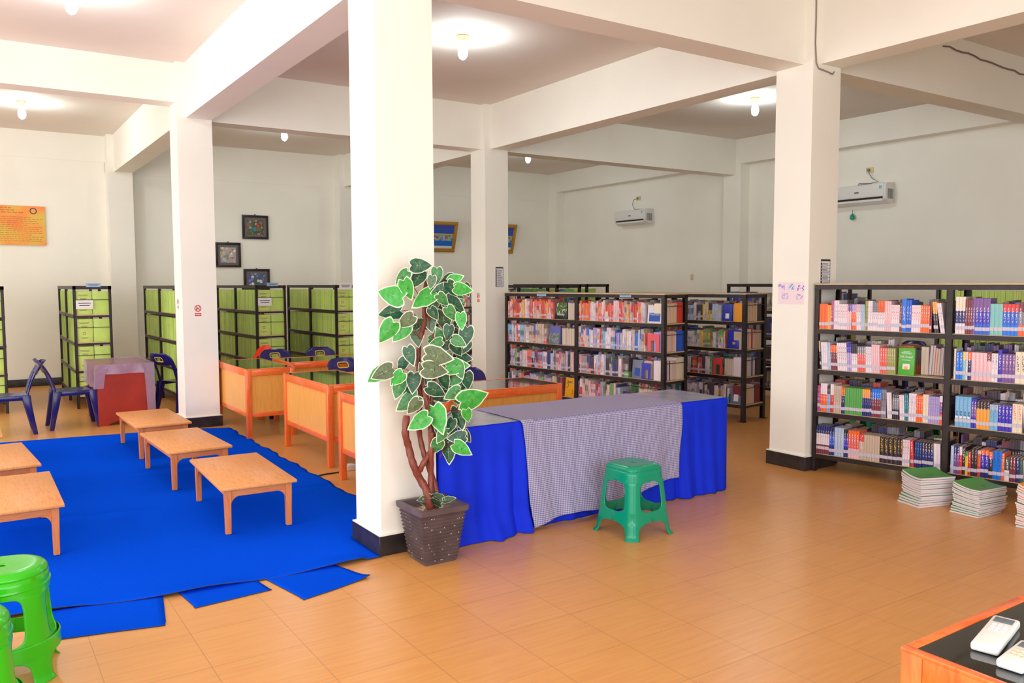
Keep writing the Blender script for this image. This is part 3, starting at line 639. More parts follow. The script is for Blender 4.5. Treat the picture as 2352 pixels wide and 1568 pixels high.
for (bay, lv), (xa, xb, runs) in ROWS.items():
    tot = sum(r[0]*r[1] for r in runs)/1000.0; extra = sum(max(0, abs(math.sin(math.radians(r[5])))-abs(math.sin(math.radians(q[5]))))*r[2]/100 for q, r in zip([(0, 0, 0, 0, 0, 0)]+runs, runs))
    k = (xb-xa-extra)/tot; x = xa; idx = 0; prev = 0
    where = '%s, %s half of the large right rack' % (SH[lv], 'left' if bay == 0 else 'right')
    for n, t, h, bd, tx, ln in runs:
        la = math.radians(ln)
        for i in range(n):
            tt = t/1000.0*k*.985; hh = h/100.0
            x += max(0, abs(math.sin(la))-abs(math.sin(prev)))*hh; prev = la; xx = x
            book(FA, xx, .012+.004*((idx*7) % 5)/5, ZA[lv], tt*math.cos(la), hh+.0, .16, bd, tx, '%s %s book, %s from left, %s' % (NAMEC[bd[0]], 'spined', ORD[idx], where), lean=la,
                 group='shelved books facing the room on the large right rack')
            x += t/1000.0*k; idx += 1
        prev = la
# the face-out manual and the fore-edges beside it
def front_art(name, base, parts):
    pass
def face_book(F, x, z, w_, h_, t_, c, label, lean=.1, name='displayed_book', rz=0, y=.02):
    t = thing(name, label, 'book', F(x, y, z+.001), 0, 'books displayed face out'); t.rotation_euler = (-lean, 0, F.a+rz)
    MB().bbox(-w_/2, 0, 0, w_/2, t_, h_, .0012).obj('cover', mat(name+'_'+label.split()[0]+label.split()[1], c, .3), t)
    MB().box(-w_/2+.002, .002, h_-.001, w_/2-.003, t_-.002, h_+.0006).obj('pages', PAGES, t)
    return t
GM = mat('ms_green', (70, 160, 60), .3)
t = face_book(FA, .748, ZA[2], .122, .215, .02, (84, 176, 60), 'bright green software manual displayed face out on the right rack', .06)
text('title_lettering', 'MS Excel', .026, PAPER, t, (0, -.001, .145), (math.pi/2, 0, 0), 'white title lettering')
b = MB(); b.lathe([(.001, .03), (.028, .032), (.03, .06), (.026, .075), (.001, .075)], 14); o = b.obj('cover_picture', mat('cup_white', (226, 226, 222), .4), t); o.scale = (1, .05, 1); o.location = (0, -.0005, .015)
b = MB(); b.box(-.014, -.0025, .045, .012, -.001, .07); b.obj('cover_picture', mat('cup_orange', (240, 170, 90), .4), t)
b = MB(); b.box(-.04, -.001, .176, .04, 0, .179); b.box(-.034, -.001, .168, .034, 0, .171); b.box(-.03, -.001, .118, .03, 0, .121); b.box(-.025, -.001, .187, .025, 0, .19); b.obj('small_lettering', PAPER, t)
x = .825
for i, (tt, h, bd) in enumerate(((.03, .235, 'e'), (.03, .235, 'e'), (.024, .25, 'v'), (.02, .25, 'v'), (.018, .23, 'o'), (.022, .225, 'n'), (.026, .235, 'v'), (.022, .235, 'v'), (.022, .235, 'v'))):
    book(FA, x, .3, ZA[2], tt*.86, h-.01, .17, bd, '-', '%s book turned page edges out, %s right of the green manual' % (NAMEC[bd], ORD[i]), rev=True, lean=math.radians(3 if i > 1 else 0)); x += tt*.92

# text on spines: the light blue PHP run
for o in [o for o in bpy.data.objects if o.get('label', '').startswith('sky blue spined') and 'third shelf, right' in o.get('label', '')]:
    text('spine_lettering', 'PHP', .02, mat('php_ink', (20, 40, 110), .5), o, (.0125, -.0032, .10), (math.pi/2, math.pi/2, 0), sx=1.1)
    MB().box(.003, -.0034, .066, .022, -.0026, .082).obj('white_mark', PAPER, o)

# end-of-rack books and displayed books on the middle racks
def end_row(F, Lx, lv, seq, rackname):
    y = .03; z = ZBm[lv]
    for i, (tt, h, bd, rev) in enumerate(seq):
        cm, pm, qm = book_meshes(bd, '-', tt, h, .15)
        o = bpy.data.objects.new('book', cm); COL.objects.link(o); a = F.a+math.pi/2
        if rev: o.location = F(Lx-.02-.15, y+tt, z+.0008); o.rotation_euler = (0, 0, a+math.pi)
        else: o.location = F(Lx-.02, y, z+.0008); o.rotation_euler = (0, 0, a)
        tag(o, '%s book, %s from left on the %s, end of %s' % (NAMEC[bd[0]], ORD[i], SH[lv], rackname), 'book', 'books at the ends of the middle racks')
        p = bpy.data.objects.new('pages', pm); COL.objects.link(p); p.parent = o; y += tt+.001; NB[0] += 1
end_row(FB, 2.68, 3, [(.05, .22, 'e', 1), (.05, .22, 'a', 1), (.055, .22, 'a', 1), (.055, .22, 'a', 1), (.11, .23, 'r', 0)], 'the rack behind the counter')
end_row(FB, 2.68, 2, [(.05, .22, 'v', 1), (.045, .22, 'k', 1), (.04, .23, 'o', 1), (.04, .23, 'a', 1), (.03, .22, 'w', 0), (.03, .22, 'B', 0), (.12, .23, 'B', 0)], 'the rack behind the counter')
end_row(FB, 2.68, 1, [(.03, .22, 'w', 1), (.02, .22, 'V', 0), (.03, .22, 'w', 1), (.02, .22, 'm', 0), (.03, .22, 'w', 1), (.04, .22, 'k', 1), (.04, .22, 'k', 1), (.14, .25, 'e', 0)], 'the rack behind the counter')
end_row(FC, 1.995, 3, [(.05, .21, 'a', 1)]*4+[(.04, .21, 'e', 1), (.1, .2, 'd', 0)], 'the footed middle rack')
end_row(FC, 1.995, 2, [(.05, .2, 'n', 1), (.04, .2, 'n', 1), (.03, .23, 'w', 0), (.04, .23, 'r', 0), (.03, .22, 'w', 1), (.15, .21, 'n', 0)], 'the footed middle rack')
end_row(FC, 1.995, 1, [(.05, .22, 'w', 1), (.04, .22, 'w', 1), (.05, .22, 'v', 1), (.03, .22, 'B', 0), (.04, .21, 'w', 1), (.13, .21, 'd', 0)], 'the footed middle rack')
end_row(FC, 1.995, 0, [(.03, .21, 'm', 0), (.04, .21, 'e', 1), (.04, .21, 'a', 1), (.05, .21, 'k', 1), (.04, .22, 'w', 1), (.13, .22, 'm', 0)], 'the footed middle rack')
def art(label_key, cols, sc):
    def f(nt, b):
        v = nt.n('ShaderNodeTexNoise'); v.inputs['Scale'].default_value = sc; v.inputs['Detail'].default_value = 2; nt.l(nt.coord(), v.inputs['Vector'])
        nt.l(nt.ramp(v.outputs[0], [(.34+i*.08, rgb(c)) for i, c in enumerate(cols)], 'CONSTANT'), b.inputs['Base Color'])
    return mat('art_'+label_key, rough=.35, build=f)
t = face_book(FB, 1.04, ZBm[3], .2, .215, .03, (40, 46, 44), 'black and green comic style book displayed on the top shelf, middle rack')
MB().box(-.095, -.002, .07, .095, 0, .205).obj('cover_picture', art('green', [(30, 50, 34), (90, 140, 70), (60, 60, 50), (190, 190, 150)], 22), t)
text('title_lettering', 'Infinity', .05, PAPER, t, (0, -.003, .062), (math.pi/2, 0, 0), 'white title lettering')
t = face_book(FB, .918, ZBm[2], .2, .235, .03, (96, 100, 170), 'violet and green landscape book displayed on the second shelf, middle rack')
MB().box(-.095, -.002, .005, .095, 0, .14).obj('cover_picture', art('land', [(70, 130, 70), (110, 120, 130), (150, 140, 160), (90, 100, 120)], 16), t)
t = face_book(FB, 1.19, ZBm[0], .16, .24, .03, (240, 168, 40), 'yellow programming book displayed on the bottom shelf, middle rack')
text('title_lettering', 'Java', .055, mat('java_ink', (96, 74, 40), .5), t, (.0, -.001, .19), (math.pi/2, 0, 0), 'dark title lettering')
b = MB(); b.tube([(.03+.03*math.cos(a), -.001, .06+.03*math.sin(a)) for a in [i*.3-1.4 for i in range(10)]], .0025, 5); b.tube([(-.05+.03*math.cos(a), -.001, .16+.045*math.sin(a)) for a in [i*.3-1.6 for i in range(9)]], .003, 5); b.obj('cover_mark', mat('java_ink'), t)
t = face_book(FB, 2.52, ZBm[3], .2, .2, .02, (226, 220, 232), 'white and blue programming book displayed at the corner, top shelf')
MB().box(-.075, -.001, .02, .08, 0, .115).obj('cover_picture', mat('andr_blue', (40, 80, 170), .4), t)
MB().lathe([(.001, 0), (.018, 0), (.018, .001), (.001, .001)], 8).obj('cover_mark', REDI, t, (.03, -.0005, .165)).rotation_euler = (math.pi/2, 0, 0)
text('title_lettering', 'Android', .04, mat('andr_white', (200, 220, 240), .5), t, (0, -.002, .1), (math.pi/2, 0, 0), 'pale title lettering')
t = face_book(FB, 2.275, ZBm[1], .15, .21, .02, (120, 126, 150), 'grey blue book displayed on the third shelf near the corner'); MB().box(-.035, -.001, .03, .04, 0, .12).obj('cover_picture', mat('andr_blue'), t)
t = face_book(FB, 2.15, ZBm[0], .17, .16, .02, (52, 36, 84), 'dark violet book displayed low on the bottom shelf, middle rack'); MB().box(-.06, -.001, .012, .06, 0, .03).obj('cover_mark', mat('java_gold', (190, 150, 120), .5), t)
t = face_book(FC, 1.73, ZBm[3], .13, .2, .02, (60, 70, 180), 'blue book displayed on the top shelf of the footed rack'); MB().box(-.02, -.001, .03, .03, 0, .09).obj('cover_picture', PAPER, t)
t = face_book(FC, 1.82, ZBm[2], .16, .22, .02, (50, 60, 180), 'royal blue book displayed on the second shelf of the footed rack'); MB().box(-.01, -.001, .05, .03, 0, .08).obj('cover_mark', mat('java_gold'), t)
t = face_book(FC, 1.87, ZBm[0], .15, .2, .02, (120, 124, 146), 'grey book displayed on the bottom shelf of the footed rack'); MB().box(-.03, -.001, .03, .03, 0, .12).obj('cover_picture', PAPER, t)
def bookend(F, x, z, w_, h_, c, label):
    t = thing('bookend', label, 'bookend', F(x, .015, z+.001), F.a, 'coloured metal bookends'); n = 8; b = MB(); hw = w_/2; iw = hw*.42
    b.box(-hw, 0, 0, -iw, .003, h_*.6); b.box(iw, 0, 0, hw, .003, h_*.6); b.box(-hw, 0, h_*.6, hw, .003, h_)
    b.obj('upright_plate', mat('bookend_'+label.split()[0], c, .4), t); MB().box(-hw, 0, 0, hw, .07, .003).obj('foot_plate', MATS['bookend_'+label.split()[0]], t)
bookend(FB, 2.515, ZBm[2], .165, .2, (236, 96, 110), 'pink metal bookend on the second shelf, corner of the rack behind the counter')
bookend(FB, 2.415, ZBm[1], .13, .185, (66, 70, 190), 'blue metal bookend on the third shelf beside the grey blue book')
bookend(FC, 1.62, ZBm[1], .13, .2, (226, 70, 88), 'red metal bookend on the third shelf of the footed rack')
print('individual books', NB[0])

# the remaining books as one stuff object
ST = MB(); SP = 'wwwwkkokrSnevbbBNddgltpmcyso'; PK = list(PAL); 
def stuff_row(F, x0, x1, z, y0, d, pal=SP, hmin=.19, hmax=.25, tape=True, flip=False):
    x = x0
    while x < x1-.012:
        c = R_.choice(pal); c2 = R_.choice(pal) if R_.random() < .3 else c; h = R_.uniform(hmin, hmax); n = R_.choice((1, 1, 2, 2, 3, 4, 5)); t = R_.uniform(.008, .02); tz = R_.uniform(0, .012); st = (R_.uniform(.38, .5), R_.uniform(.6, .85), R_.choice((PK.index('w'), PK.index('d'), PK.index('w'), PK.index('y'), PK.index('N')))) if R_.random() < .6 else None
        for _ in range(n):
            if x+t > x1: return
            hh = h+R_.uniform(-.003, .003)
            def P(a, b_, c_): return F(a, b_, c_)
            def bx(a0, b0, c0, a1, b1, c1, mi):
                vs = [F(a, b_, c_) for c_ in (c0, c1) for b_ in (b0, b1) for a in (a0, a1)]
                ST.add(vs, [(0, 2, 3, 1), (4, 5, 7, 6), (0, 1, 5, 4), (2, 6, 7, 3), (0, 4, 6, 2), (1, 3, 7, 5)], mi)
            yy = y0+R_.uniform(0, .006)
            if flip:
                bx(x, yy, z+.001, x+t-.001, yy+d, z+hh, len(PK)); bx(x, yy-.0, z+.001, x+.002, yy+d+.001, z+hh+.002, PK.index(c))
            else:
                s = z+hh*R_.choice((.3, .6)) if c2 != c else z+hh
                bx(x, yy, z+.001, x+t-.001, yy+d, s, PK.index(c))
                if c2 != c: bx(x, yy, s, x+t-.001, yy+d, z+hh, PK.index(c2))
                bx(x+.001, yy+.003, z+hh, x+t-.002, yy+d, z+hh+.001, len(PK))
                if tape and t > .009: bx(x+.0008, yy-.002, z+.025+tz, x+t-.0016, yy, z+.048+tz, len(PK)+1)
                if st: bx(x+t*.3, yy-.0012, z+hh*st[0], x+t*.68, yy, z+hh*st[1], st[2])
            x += t+.0004
RP = 'wwkkorSSrakonevbBbdNlg'
for lv, pal in ((3, 'kkwrroSSanw'), (2, 'wkrocbSnnvBw'), (1, 'ddNbkrswvwgSkm'), (0, 'nkkdmwgvNrb')):
    gaps = {3: [(.05, .92), (1.36, 2.40)], 2: [(.03, .80), (1.36, 2.40)], 1: [(.1, 1.28), (1.36, 2.17)], 0: [(.05, 1.09), (1.36, 2.04)]}[lv]
    for a, c in gaps: stuff_row(FB, a, c, ZBm[lv], .01, .17, pal if lv else 'nkkdmwgvNrb')
    stuff_row(FB, {3: 1.14, 2: 1.03, 1: 1.28, 0: 1.3}[lv], 1.29, ZBm[lv], .05, .15, 'kkonw', .2, .21, False, True)
    stuff_row(FB, 2.40 if lv > 1 else 2.28, 2.48, ZBm[lv], .05, .12, 'kaon', .2, .21, False, True)
    stuff_row(FB, .03, 1.29, ZBm[lv], .22, .18, SP, .2, .26, False); stuff_row(FB, 1.36, 2.48, ZBm[lv], .22, .18, SP, .2, .26, False)
    stuff_row(FC, .72, {3: 1.66, 2: 1.73, 1: 1.55, 0: 1.79}[lv], ZBm[lv], .01, .17, {3: 'ddbwknyb', 2: 'ywwwsgro', 1: 'gtwwwrrd', 0: 'dddtwwwvw'}[lv], .18, .22)
    stuff_row(FC, 1.69 if lv in (1,) else 1.80, 1.82, ZBm[lv], .05, .12, 'nwaw', .19, .2, False, True)
    stuff_row(FC, .05, .64, ZBm[lv], .01, .17, SP); stuff_row(FC, .72, 1.82, ZBm[lv], .24, .18, SP, .19, .24, False)
    z = ZG[lv]
    for a, c in ((.03, .98), (1.03, 1.98), (2.03, 2.97)): stuff_row(FE, a, c, z, .01, .17, 'kkwrrSodNw', .2, .26); stuff_row(FE, a, c, z, .24, .18, 'gglwdB', .22, .3, False)
    for a, c in ((.03, .98), (1.03, 1.98)): stuff_row(FF, a, c, z, .01, .17, 'dNBVldsv', .2, .27)
for lv in range(4):
    stuff_row(FA, .08, .80 if lv == 2 else 1.03, ZA[lv], .25, .17, {3: 'ddNwsd', 2: 'NsewvoN', 1: 'rkwdNdso', 0: 'ensdNe'}[lv], .19, .26 if lv != 2 else .27, False)
    stuff_row(FA, 1.1, 2.09, ZA[lv], .25, .17, 'dNpmswGn', .2, .27, False)
stuff_row(FA, 1.72, 2.09, ZA[2], .012, .17); stuff_row(FA, 1.72, 2.09, ZA[1], .012, .17); stuff_row(FA, 1.72, 2.09, ZA[0], .012, .17); stuff_row(FA, 1.72, 2.09, ZA[3], .012, .17)
for lv in (0, 1):
    for a in (.05, 1.1, 2.1): stuff_row(FG, a, a+.9, ZG[lv], .01, .18, 'wwwwwk', .24, .28, False, True)
o = ST.obj('shelved_books', [mat('book_'+k, tuple(int(x*.78+.22*y) for x, y in zip(PAL[k], (206, 186, 190))), .4, noise=(40, .12, (1, 1, .3))) for k in PK]+[PAGES, TAPE])
tag(o, 'dense rows of small library books on the middle and far racks', 'books', kind='stuff')

# ------------------------------------------------------------------ pale green reports
GV = [mat('report_green_a', (208, 228, 124), .45, noise=(6, .05)), mat('report_green_b', (196, 226, 116), .45, noise=(6, .05)), mat('report_green_c', (184, 220, 112), .4)]
GS = MB(); NG = [0]; gm = {}
def report_mesh(t, k):
    key = (round(t, 3), k)
    if key not in gm:
        c = MB(); c.box(0, 0, 0, t, .002, .3); c.box(0, 0, 0, .0015, .205, .3); c.box(t-.0015, 0, 0, t, .205, .3); p = MB().box(.0015, .002, .002, t-.0015, .2, .298)
        gm[key] = (c.mesh('bound_report', GV[k]), p.mesh('pages', PAGES))
    return gm[key]
def report(F, x, y, z, t, k, label, turn=0):
    a, b = report_mesh(t, k); o = bpy.data.objects.new('bound_report', a); COL.objects.link(o)
    o.location = F(x, y, z+.0008); o.rotation_euler = (0, 0, F.a+turn); tag(o, label, 'report', 'pale green bound reports on the racks')
    p = bpy.data.objects.new('pages', b); COL.objects.link(p); p.parent = o; NG[0] += 1; return o
RING = mat('report_ring', (74, 90, 50), .6)
def display_pair(F, Lx, lv, rackname, depth=.45, rowtop=False):
    for i, y in enumerate((.018, .228)):
        t = thing('bound_report', 'pale green report facing out, %s, %s, %s' % ('left one' if i == 0 else 'right one', SH[lv], rackname), 'report', F(Lx-.035, y, ZG[lv]+.001), F.a, 'green reports facing the rack ends')
        MB().bbox(0, 0, 0, .018, .2, .3, .001).obj('cover', GV[i], t)
        if i == 0:
            b = MB(); b.grid(lambda u, v: (.0185, .1+math.cos(2*math.pi*u)*(.015+.005*v), .115+math.sin(2*math.pi*u)*(.015+.005*v)), 20, 1); b.obj('emblem_ring', RING, t)
            b = MB()
            for q, (z, l_) in enumerate(((.25, .06), (.238, .05), (.205, .04), (.195, .03), (.055, .045), (.045, .035))): b.box(.018, .1-l_, z, .0186, .1+l_, z+.004)
            b.obj('printed_title', RING, t)
        NG[0] += 1
def fill_reports(F, x0, x1, lv, where, indiv=True, t=.036, Fz=ZG):
    n = int((x1-x0)/t); tt = (x1-x0)/n
    for i in range(n):
        k = R_.choice((0, 0, 1, 1, 2)); y = .02+R_.uniform(0, .012)
        if indiv and i < len(ORD): report(F, x0+i*tt, y, Fz[lv], round(tt-.001, 3), k, 'pale green bound report, %s from far end, %s, %s' % (ORD[i], SH[lv], where))
        else:
            vs = [F(a, b_, c_) for c_ in (Fz[lv]+.001, Fz[lv]+.30) for b_ in (y, y+.2) for a in (x0+i*tt, x0+i*tt+tt-.0015)]
            GS.add(vs, [(0, 2, 3, 1), (4, 5, 7, 6), (0, 1, 5, 4), (2, 6, 7, 3), (0, 4, 6, 2), (1, 3, 7, 5)], k)
for lv in range(4):
    fill_reports(F3, .96, 1.90, lv, 'rack below pictures'); fill_reports(F4, .96, 1.90, lv, 'rack by nearest column')
    fill_reports(F1, 1.02, 1.95, lv, 'rack behind blue chairs', lv >= 1)
    for F, a, c in ((F1, .02, .97), (F2_, .02, .97), (F2_, 1.02, 1.96), (F3, .02, .92), (F4, .02, .92), (F5, .02, .97), (F5, 1.02, 1.96), (FE2, .02, .97), (FE2, 1.02, 2.0)): fill_reports(F, a, c, lv, '', False)
    for F, Lx, nm, rng in ((F1, 2.0, 'the rack behind the chairs', range(4)), (F3, 1.95, 'the rack below the pictures', range(4)), (F4, 1.95, 'the rack by the nearest column', range(4)), (F5, 2.0, 'the rack at the left edge', range(4))):
        display_pair(F, Lx, lv, nm)
for lv in (2, 3):
    for a, c in ((.03, 1.0), (1.08, 2.03), (2.08, 3.0)): fill_reports(FG, a, c, lv, '', False, .02)
o = GS.obj('shelved_reports', GV); tag(o, 'remaining rows of pale green bound reports on the back racks', 'reports', kind='stuff')
print('individual reports', NG[0])
# labels and paper signs on the racks
def rack_sign(F, x, y, z, w_, h_, m_, label, rz=0, lines=2, name='rack_sign'):
    t = thing(name, label, 'sign', F(x, y, z), F.a+rz); MB().box(-w_/2, -.003, 0, w_/2, 0, h_).obj('card', m_, t)
    b = MB()
    for i in range(lines): b.box(-w_*.36+i*.01, -.004, h_*(.62-.25*i), w_*.36-i*.012, -.003, h_*(.62-.25*i)+h_*.08)
    b.obj('printed_text', INK, t)
LBL = mat('pale_blue_card', (150, 186, 220), .5)
for (F, Lx, d, nm) in ((F1, 2.0, .24, 'behind the blue chairs'), (F3, 1.95, .25, 'below the flower pictures')):
    rack_sign(F, Lx+.006, d, 1.585, .17, .05, LBL, 'small blue card on top of the rack '+nm, math.pi/2)
    rack_sign(F, Lx+.006, .13, 1.30, .2, .115, PAPER, 'white paper sheet taped to the rack end '+nm, math.pi/2)
rack_sign(F4, 1.956, .16, 1.53, .2, .1, PAPER, 'white paper sheet on the rack top beside the nearest column', math.pi/2)
rack_sign(FB, .72, -.005, 1.452, .17, .026, LBL, 'pale blue card on the left half of the rack behind the counter', 0, 1)
rack_sign(FB, 2.12, -.005, 1.452, .17, .026, LBL, 'pale blue card on the right half of the rack behind the counter', 0, 1)
rack_sign(FE, 1.1, -.006, 1.55, .16, .03, LBL, 'pale blue card on the far rack beside the far column', 0, 1)
rack_sign(FF, 1.0, -.006, 1.57, .2, .03, mat('cyan_card', (80, 176, 226), .5), 'bright blue card on the far rack showing behind the right column', 0, 1)

# ================================================================== PLASTIC CHAIRS
def chair(mt_, label, hole=YEL):
    t = thing('plastic_chair', label, 'chair', group='plastic chairs with a grip hole')
    # seat: dished grid, front is +x
    def seat(u, v):
        x = -.2+.42*u; y = (-.21+.42*v)*(1-.10*(1-u)); z = .43-.02*math.sin(math.pi*u)*math.sin(math.pi*v)
        if u > .85: z -= (u-.85)*.16
        e = max(0, abs(v-.5)-.42)/.08; z -= .035*e*e
        return (x, y, z)
    fix(MB().grid(seat, 18, 18).obj('seat', mt_, t), solid=.008)
    for s in (-1, 1): MB().bbox(-.19, s*.195-.006, .375, .19, s*.195+.006, .425, .003).obj('seat_apron', mt_, t)
    for sx in (-1, 1):
        for sy in (-1, 1):
            tx, ty = (.18, .185) if sx > 0 else (-.17, .175); bx, by = (.235, .215) if sx > 0 else (-.245, .205)
            q = MB(); vs = []
            for z, cx, cy, w_, d in ((.43, tx, ty, .042, .036), (.3, tx+(bx-tx)*.25, ty+(by-ty)*.25, .034, .03), (0, bx, by, .022, .022)):
                cx *= 1; cy *= sy
                vs += [(cx-w_, cy-d, z), (cx+w_, cy-d, z), (cx+w_, cy+d, z), (cx-w_, cy+d, z)]
            fs = [(0, 1, 2, 3), (11, 10, 9, 8)]+[(i*4+k, i*4+(k+1) % 4, (i+1)*4+(k+1) % 4, (i+1)*4+k) for i in range(2) for k in range(4)]
            q.add(vs, fs); fix(q.obj('leg', mt_, t), bevel=.006)
    # back: curved sheet, side straps below, crest with grip hole above
    def back(u, v):
        z = .40+.39*v; x = -.185-.03*v-.13*v*v
        hw = .185+.01*v-(.0 if v < .8 else (v-.8)**2*1.9)
        a = (u-.5)*2; x -= .035*(1-a*a)*(1 if v > .3 else v/.3)
        return (x, a*hw, z)
    def keep(i, j):
        v = (j+.5)/26; a = abs((i+.5)/24-.5)*2
        if v < .60: return a > .72
        return not (.74 < v < .86 and a < .28)
    fix(MB().grid(back, 24, 26, 0, keep).obj('backrest', mt_, t), solid=.012)
    pts = []
    for k in range(25):
        q = 2*math.pi*k/24; u = .5+.5*.32*max(-1, min(1, 1.25*math.cos(q))); v = .80+.075*max(-1, min(1, 1.25*math.sin(q))); p = back(u, v); pts.append(p)
    MB().tube(pts, .009, 6, cap=False).obj('grip_rim', hole, t)
    return t
c0 = chair(BPL, 'navy blue plastic chair facing left, back touching its twin, left of the red cabinet'); register(c0)
c0.location = (.34, 10.45, 0); c0.rotation_euler = (0, 0, math.pi)
dup(c0, (.985, 10.60, 0), math.radians(2), 'navy blue plastic chair facing right between its twin and the red cabinet')
dup(c0, (2.22, 10.80, 0), math.radians(28), 'navy blue plastic chair partly hidden by the left column, right of the red cabinet')
dup(c0, (3.24, 10.03, 0), math.radians(-92), 'blue plastic chair behind the far orange desk, next to the red chair')
dup(c0, (3.84, 10.02, 0), math.radians(-90), 'blue plastic chair behind the far orange desk, nearer the white column')
dup(c0, (3.50, 8.36, 0), math.radians(-88), 'blue plastic chair half hidden by the nearest column, in front of the far desk')
dup(c0, (4.07, 6.63, 0), math.radians(-90), 'blue plastic chair behind the long desk, its top beside the plant leaves')
dup(c0, (10.75, 6.50, 0), math.radians(180), 'dark blue plastic chair by the right wall seen through the right rack')
c1 = chair(REDP, 'red plastic chair in profile behind the desk beside the left column', REDP); c1.location = (3.02, 11.0, 0); c1.rotation_euler = (0, 0, math.radians(188)); del c1['group']

# ================================================================== STOOLS
def stool_shell(H, rt_, rb, n, mt_, name='body', e0=.55, band=(.10, .165), rot=0):
    # four legs joined by a low ring; smooth arched openings above and below it
    b = MB(); zt = H-.10; zw0, zw1 = band[1], zt; zl1 = band[0]
    def e(z):
        if zw0 <= z <= zw1:
            s = (z-(zw0+zw1)/2)/((zw1-zw0)/2); return max(.012, e0*max(0, 1-abs(s)**5)**.25)
        if z <= zl1: return max(.012, (e0+.1)*max(0, 1-(z/zl1)**4)**.3)
        return .012
    def R(z): return rb+(rt_-rb)*(z/H)**.8+.012*math.exp(-(z/.012)**2)
    def P(k, u, z, bulge=0):
        q = (k+u/2)*math.pi/2; c, s = math.cos(q), math.sin(q); r = R(z)/((abs(c)**n+abs(s)**n)**(1/n)); r *= 1+bulge
        return (r*c, r*s, z)
    zs = sorted(set([0, .004]+[zl1*i/10 for i in range(11)]+[zl1-.001, zl1-.003]+[zw0+(zw1-zw0)*(1-math.cos(math.pi*i/22))/2 for i in range(23)]+[zt+(H-.03-zt)*i/3 for i in range(4)]))
    for k in range(4):
        for sgn in (-1, 1):
            def f(u, v, k=k, sgn=sgn):
                z = zs[int(round(v*(len(zs)-1)))]; ee = e(z); uu = ee+(1-ee)*u; return P(k, sgn*uu, z, (.03*math.exp(-((uu-1)/.25)**2) if z < H-.1 else 0))
            b.grid(f, 8, len(zs)-1)
            def g(u, v, k=k, sgn=sgn):
                z = zs[int(round(v*(len(zs)-1)))]; return P(k, sgn*e(z)*u, z)
            def kp(i, j): zz = (zs[j]+zs[j+1])/2; return (zl1 < zz < zw0) or zz > zw1
            b.grid(g, 2, len(zs)-1, 0, kp)
    # rounded shoulder and seat with a small centre hole
    def top(u, v):
        q = 2*math.pi*u
        if v < .4: a = v/.4*math.pi/2; k_ = 1-.04/R(H)*(1-math.cos(a)) ; z = H-.03+.03*math.sin(a); rr = k_
        else: rr = (1-.04/R(H))*(1-(v-.4)/.6*.9); z = H-.004*(v-.4)
        c, s = math.cos(q+math.pi/4*0), math.sin(q)
        r = R(H-.03)*rr/((abs(c)**n+abs(s)**n)**(1/n)); return (r*c, r*s, z)
    b.grid(top, 64, 14)
    o = b.obj(name, mt_); return o
def stool(mt_, label, loc, rz, n, H=.45, rt_=.135, rb=.185, sticker=False, e0=.55, group=None, rim=False):
    t = thing('plastic_stool', label, 'stool', loc, rz, group)
    o = stool_shell(H, rt_, rb, n, mt_, 'moulded_body', e0); o.parent = t; fix(o, solid=.005)
    if rim:
        MB().lathe([(rt_+.002, H-.064), (rt_+.012, H-.068), (rt_+.014, H-.075), (rt_+.009, H-.082), (rt_+.002, H-.085)], 48).obj('seat_rim', mt_, t)
        q_ = lambda z: rb+(rt_-rb)*(z/H)**.8
        MB().lathe([(q_(.1)-.002, .10), (q_(.1)+.014, .104), (q_(.16)+.018, .158), (q_(.16)+.012, .162), (q_(.1)+.008, .11), (q_(.1)-.002, .106)], 48).obj('foot_ring', mt_, t)
    if sticker: MB().box(-.03, -.001, 0, .03, .001, .028).obj('price_sticker', mat('orange_sticker', (236, 170, 130), .5), t, ((rt_+.010)*math.cos(math.radians(-106)), (rt_+.010)*math.sin(math.radians(-106)), H-.118)).rotation_euler = (0, 0, math.radians(-16))
    return t
stool(TEAL, 'teal plastic stool with square seat in front of the checked cloth', (3.585, 3.985, 0), math.radians(2), 5, .455, .14, .192, e0=.66)
stool(GRN, 'bright green round plastic stool at the lower left, the farther one', (.085, 3.955, 0), math.radians(-8+0), 2.2, .46, .16, .2, True, .62, 'bright green stools', True)
stool(GRN, 'bright green round plastic stool cut by the lower left corner', (-.075, 3.42, 0), math.radians(5), 2.2, .46, .16, .2, False, .62, 'bright green stools', True)
stool(TEAL, 'teal stool glimpsed behind the bottom shelf of the right rack, left one', (7.15, 4.62, 0), 0, 5, .42, .128, .165, group='teal stools behind the right rack')
stool(TEAL, 'teal stool glimpsed behind the bottom shelf of the right rack, right one', (7.2, 4.15, 0), .1, 5, .42, .128, .165, group='teal stools behind the right rack')

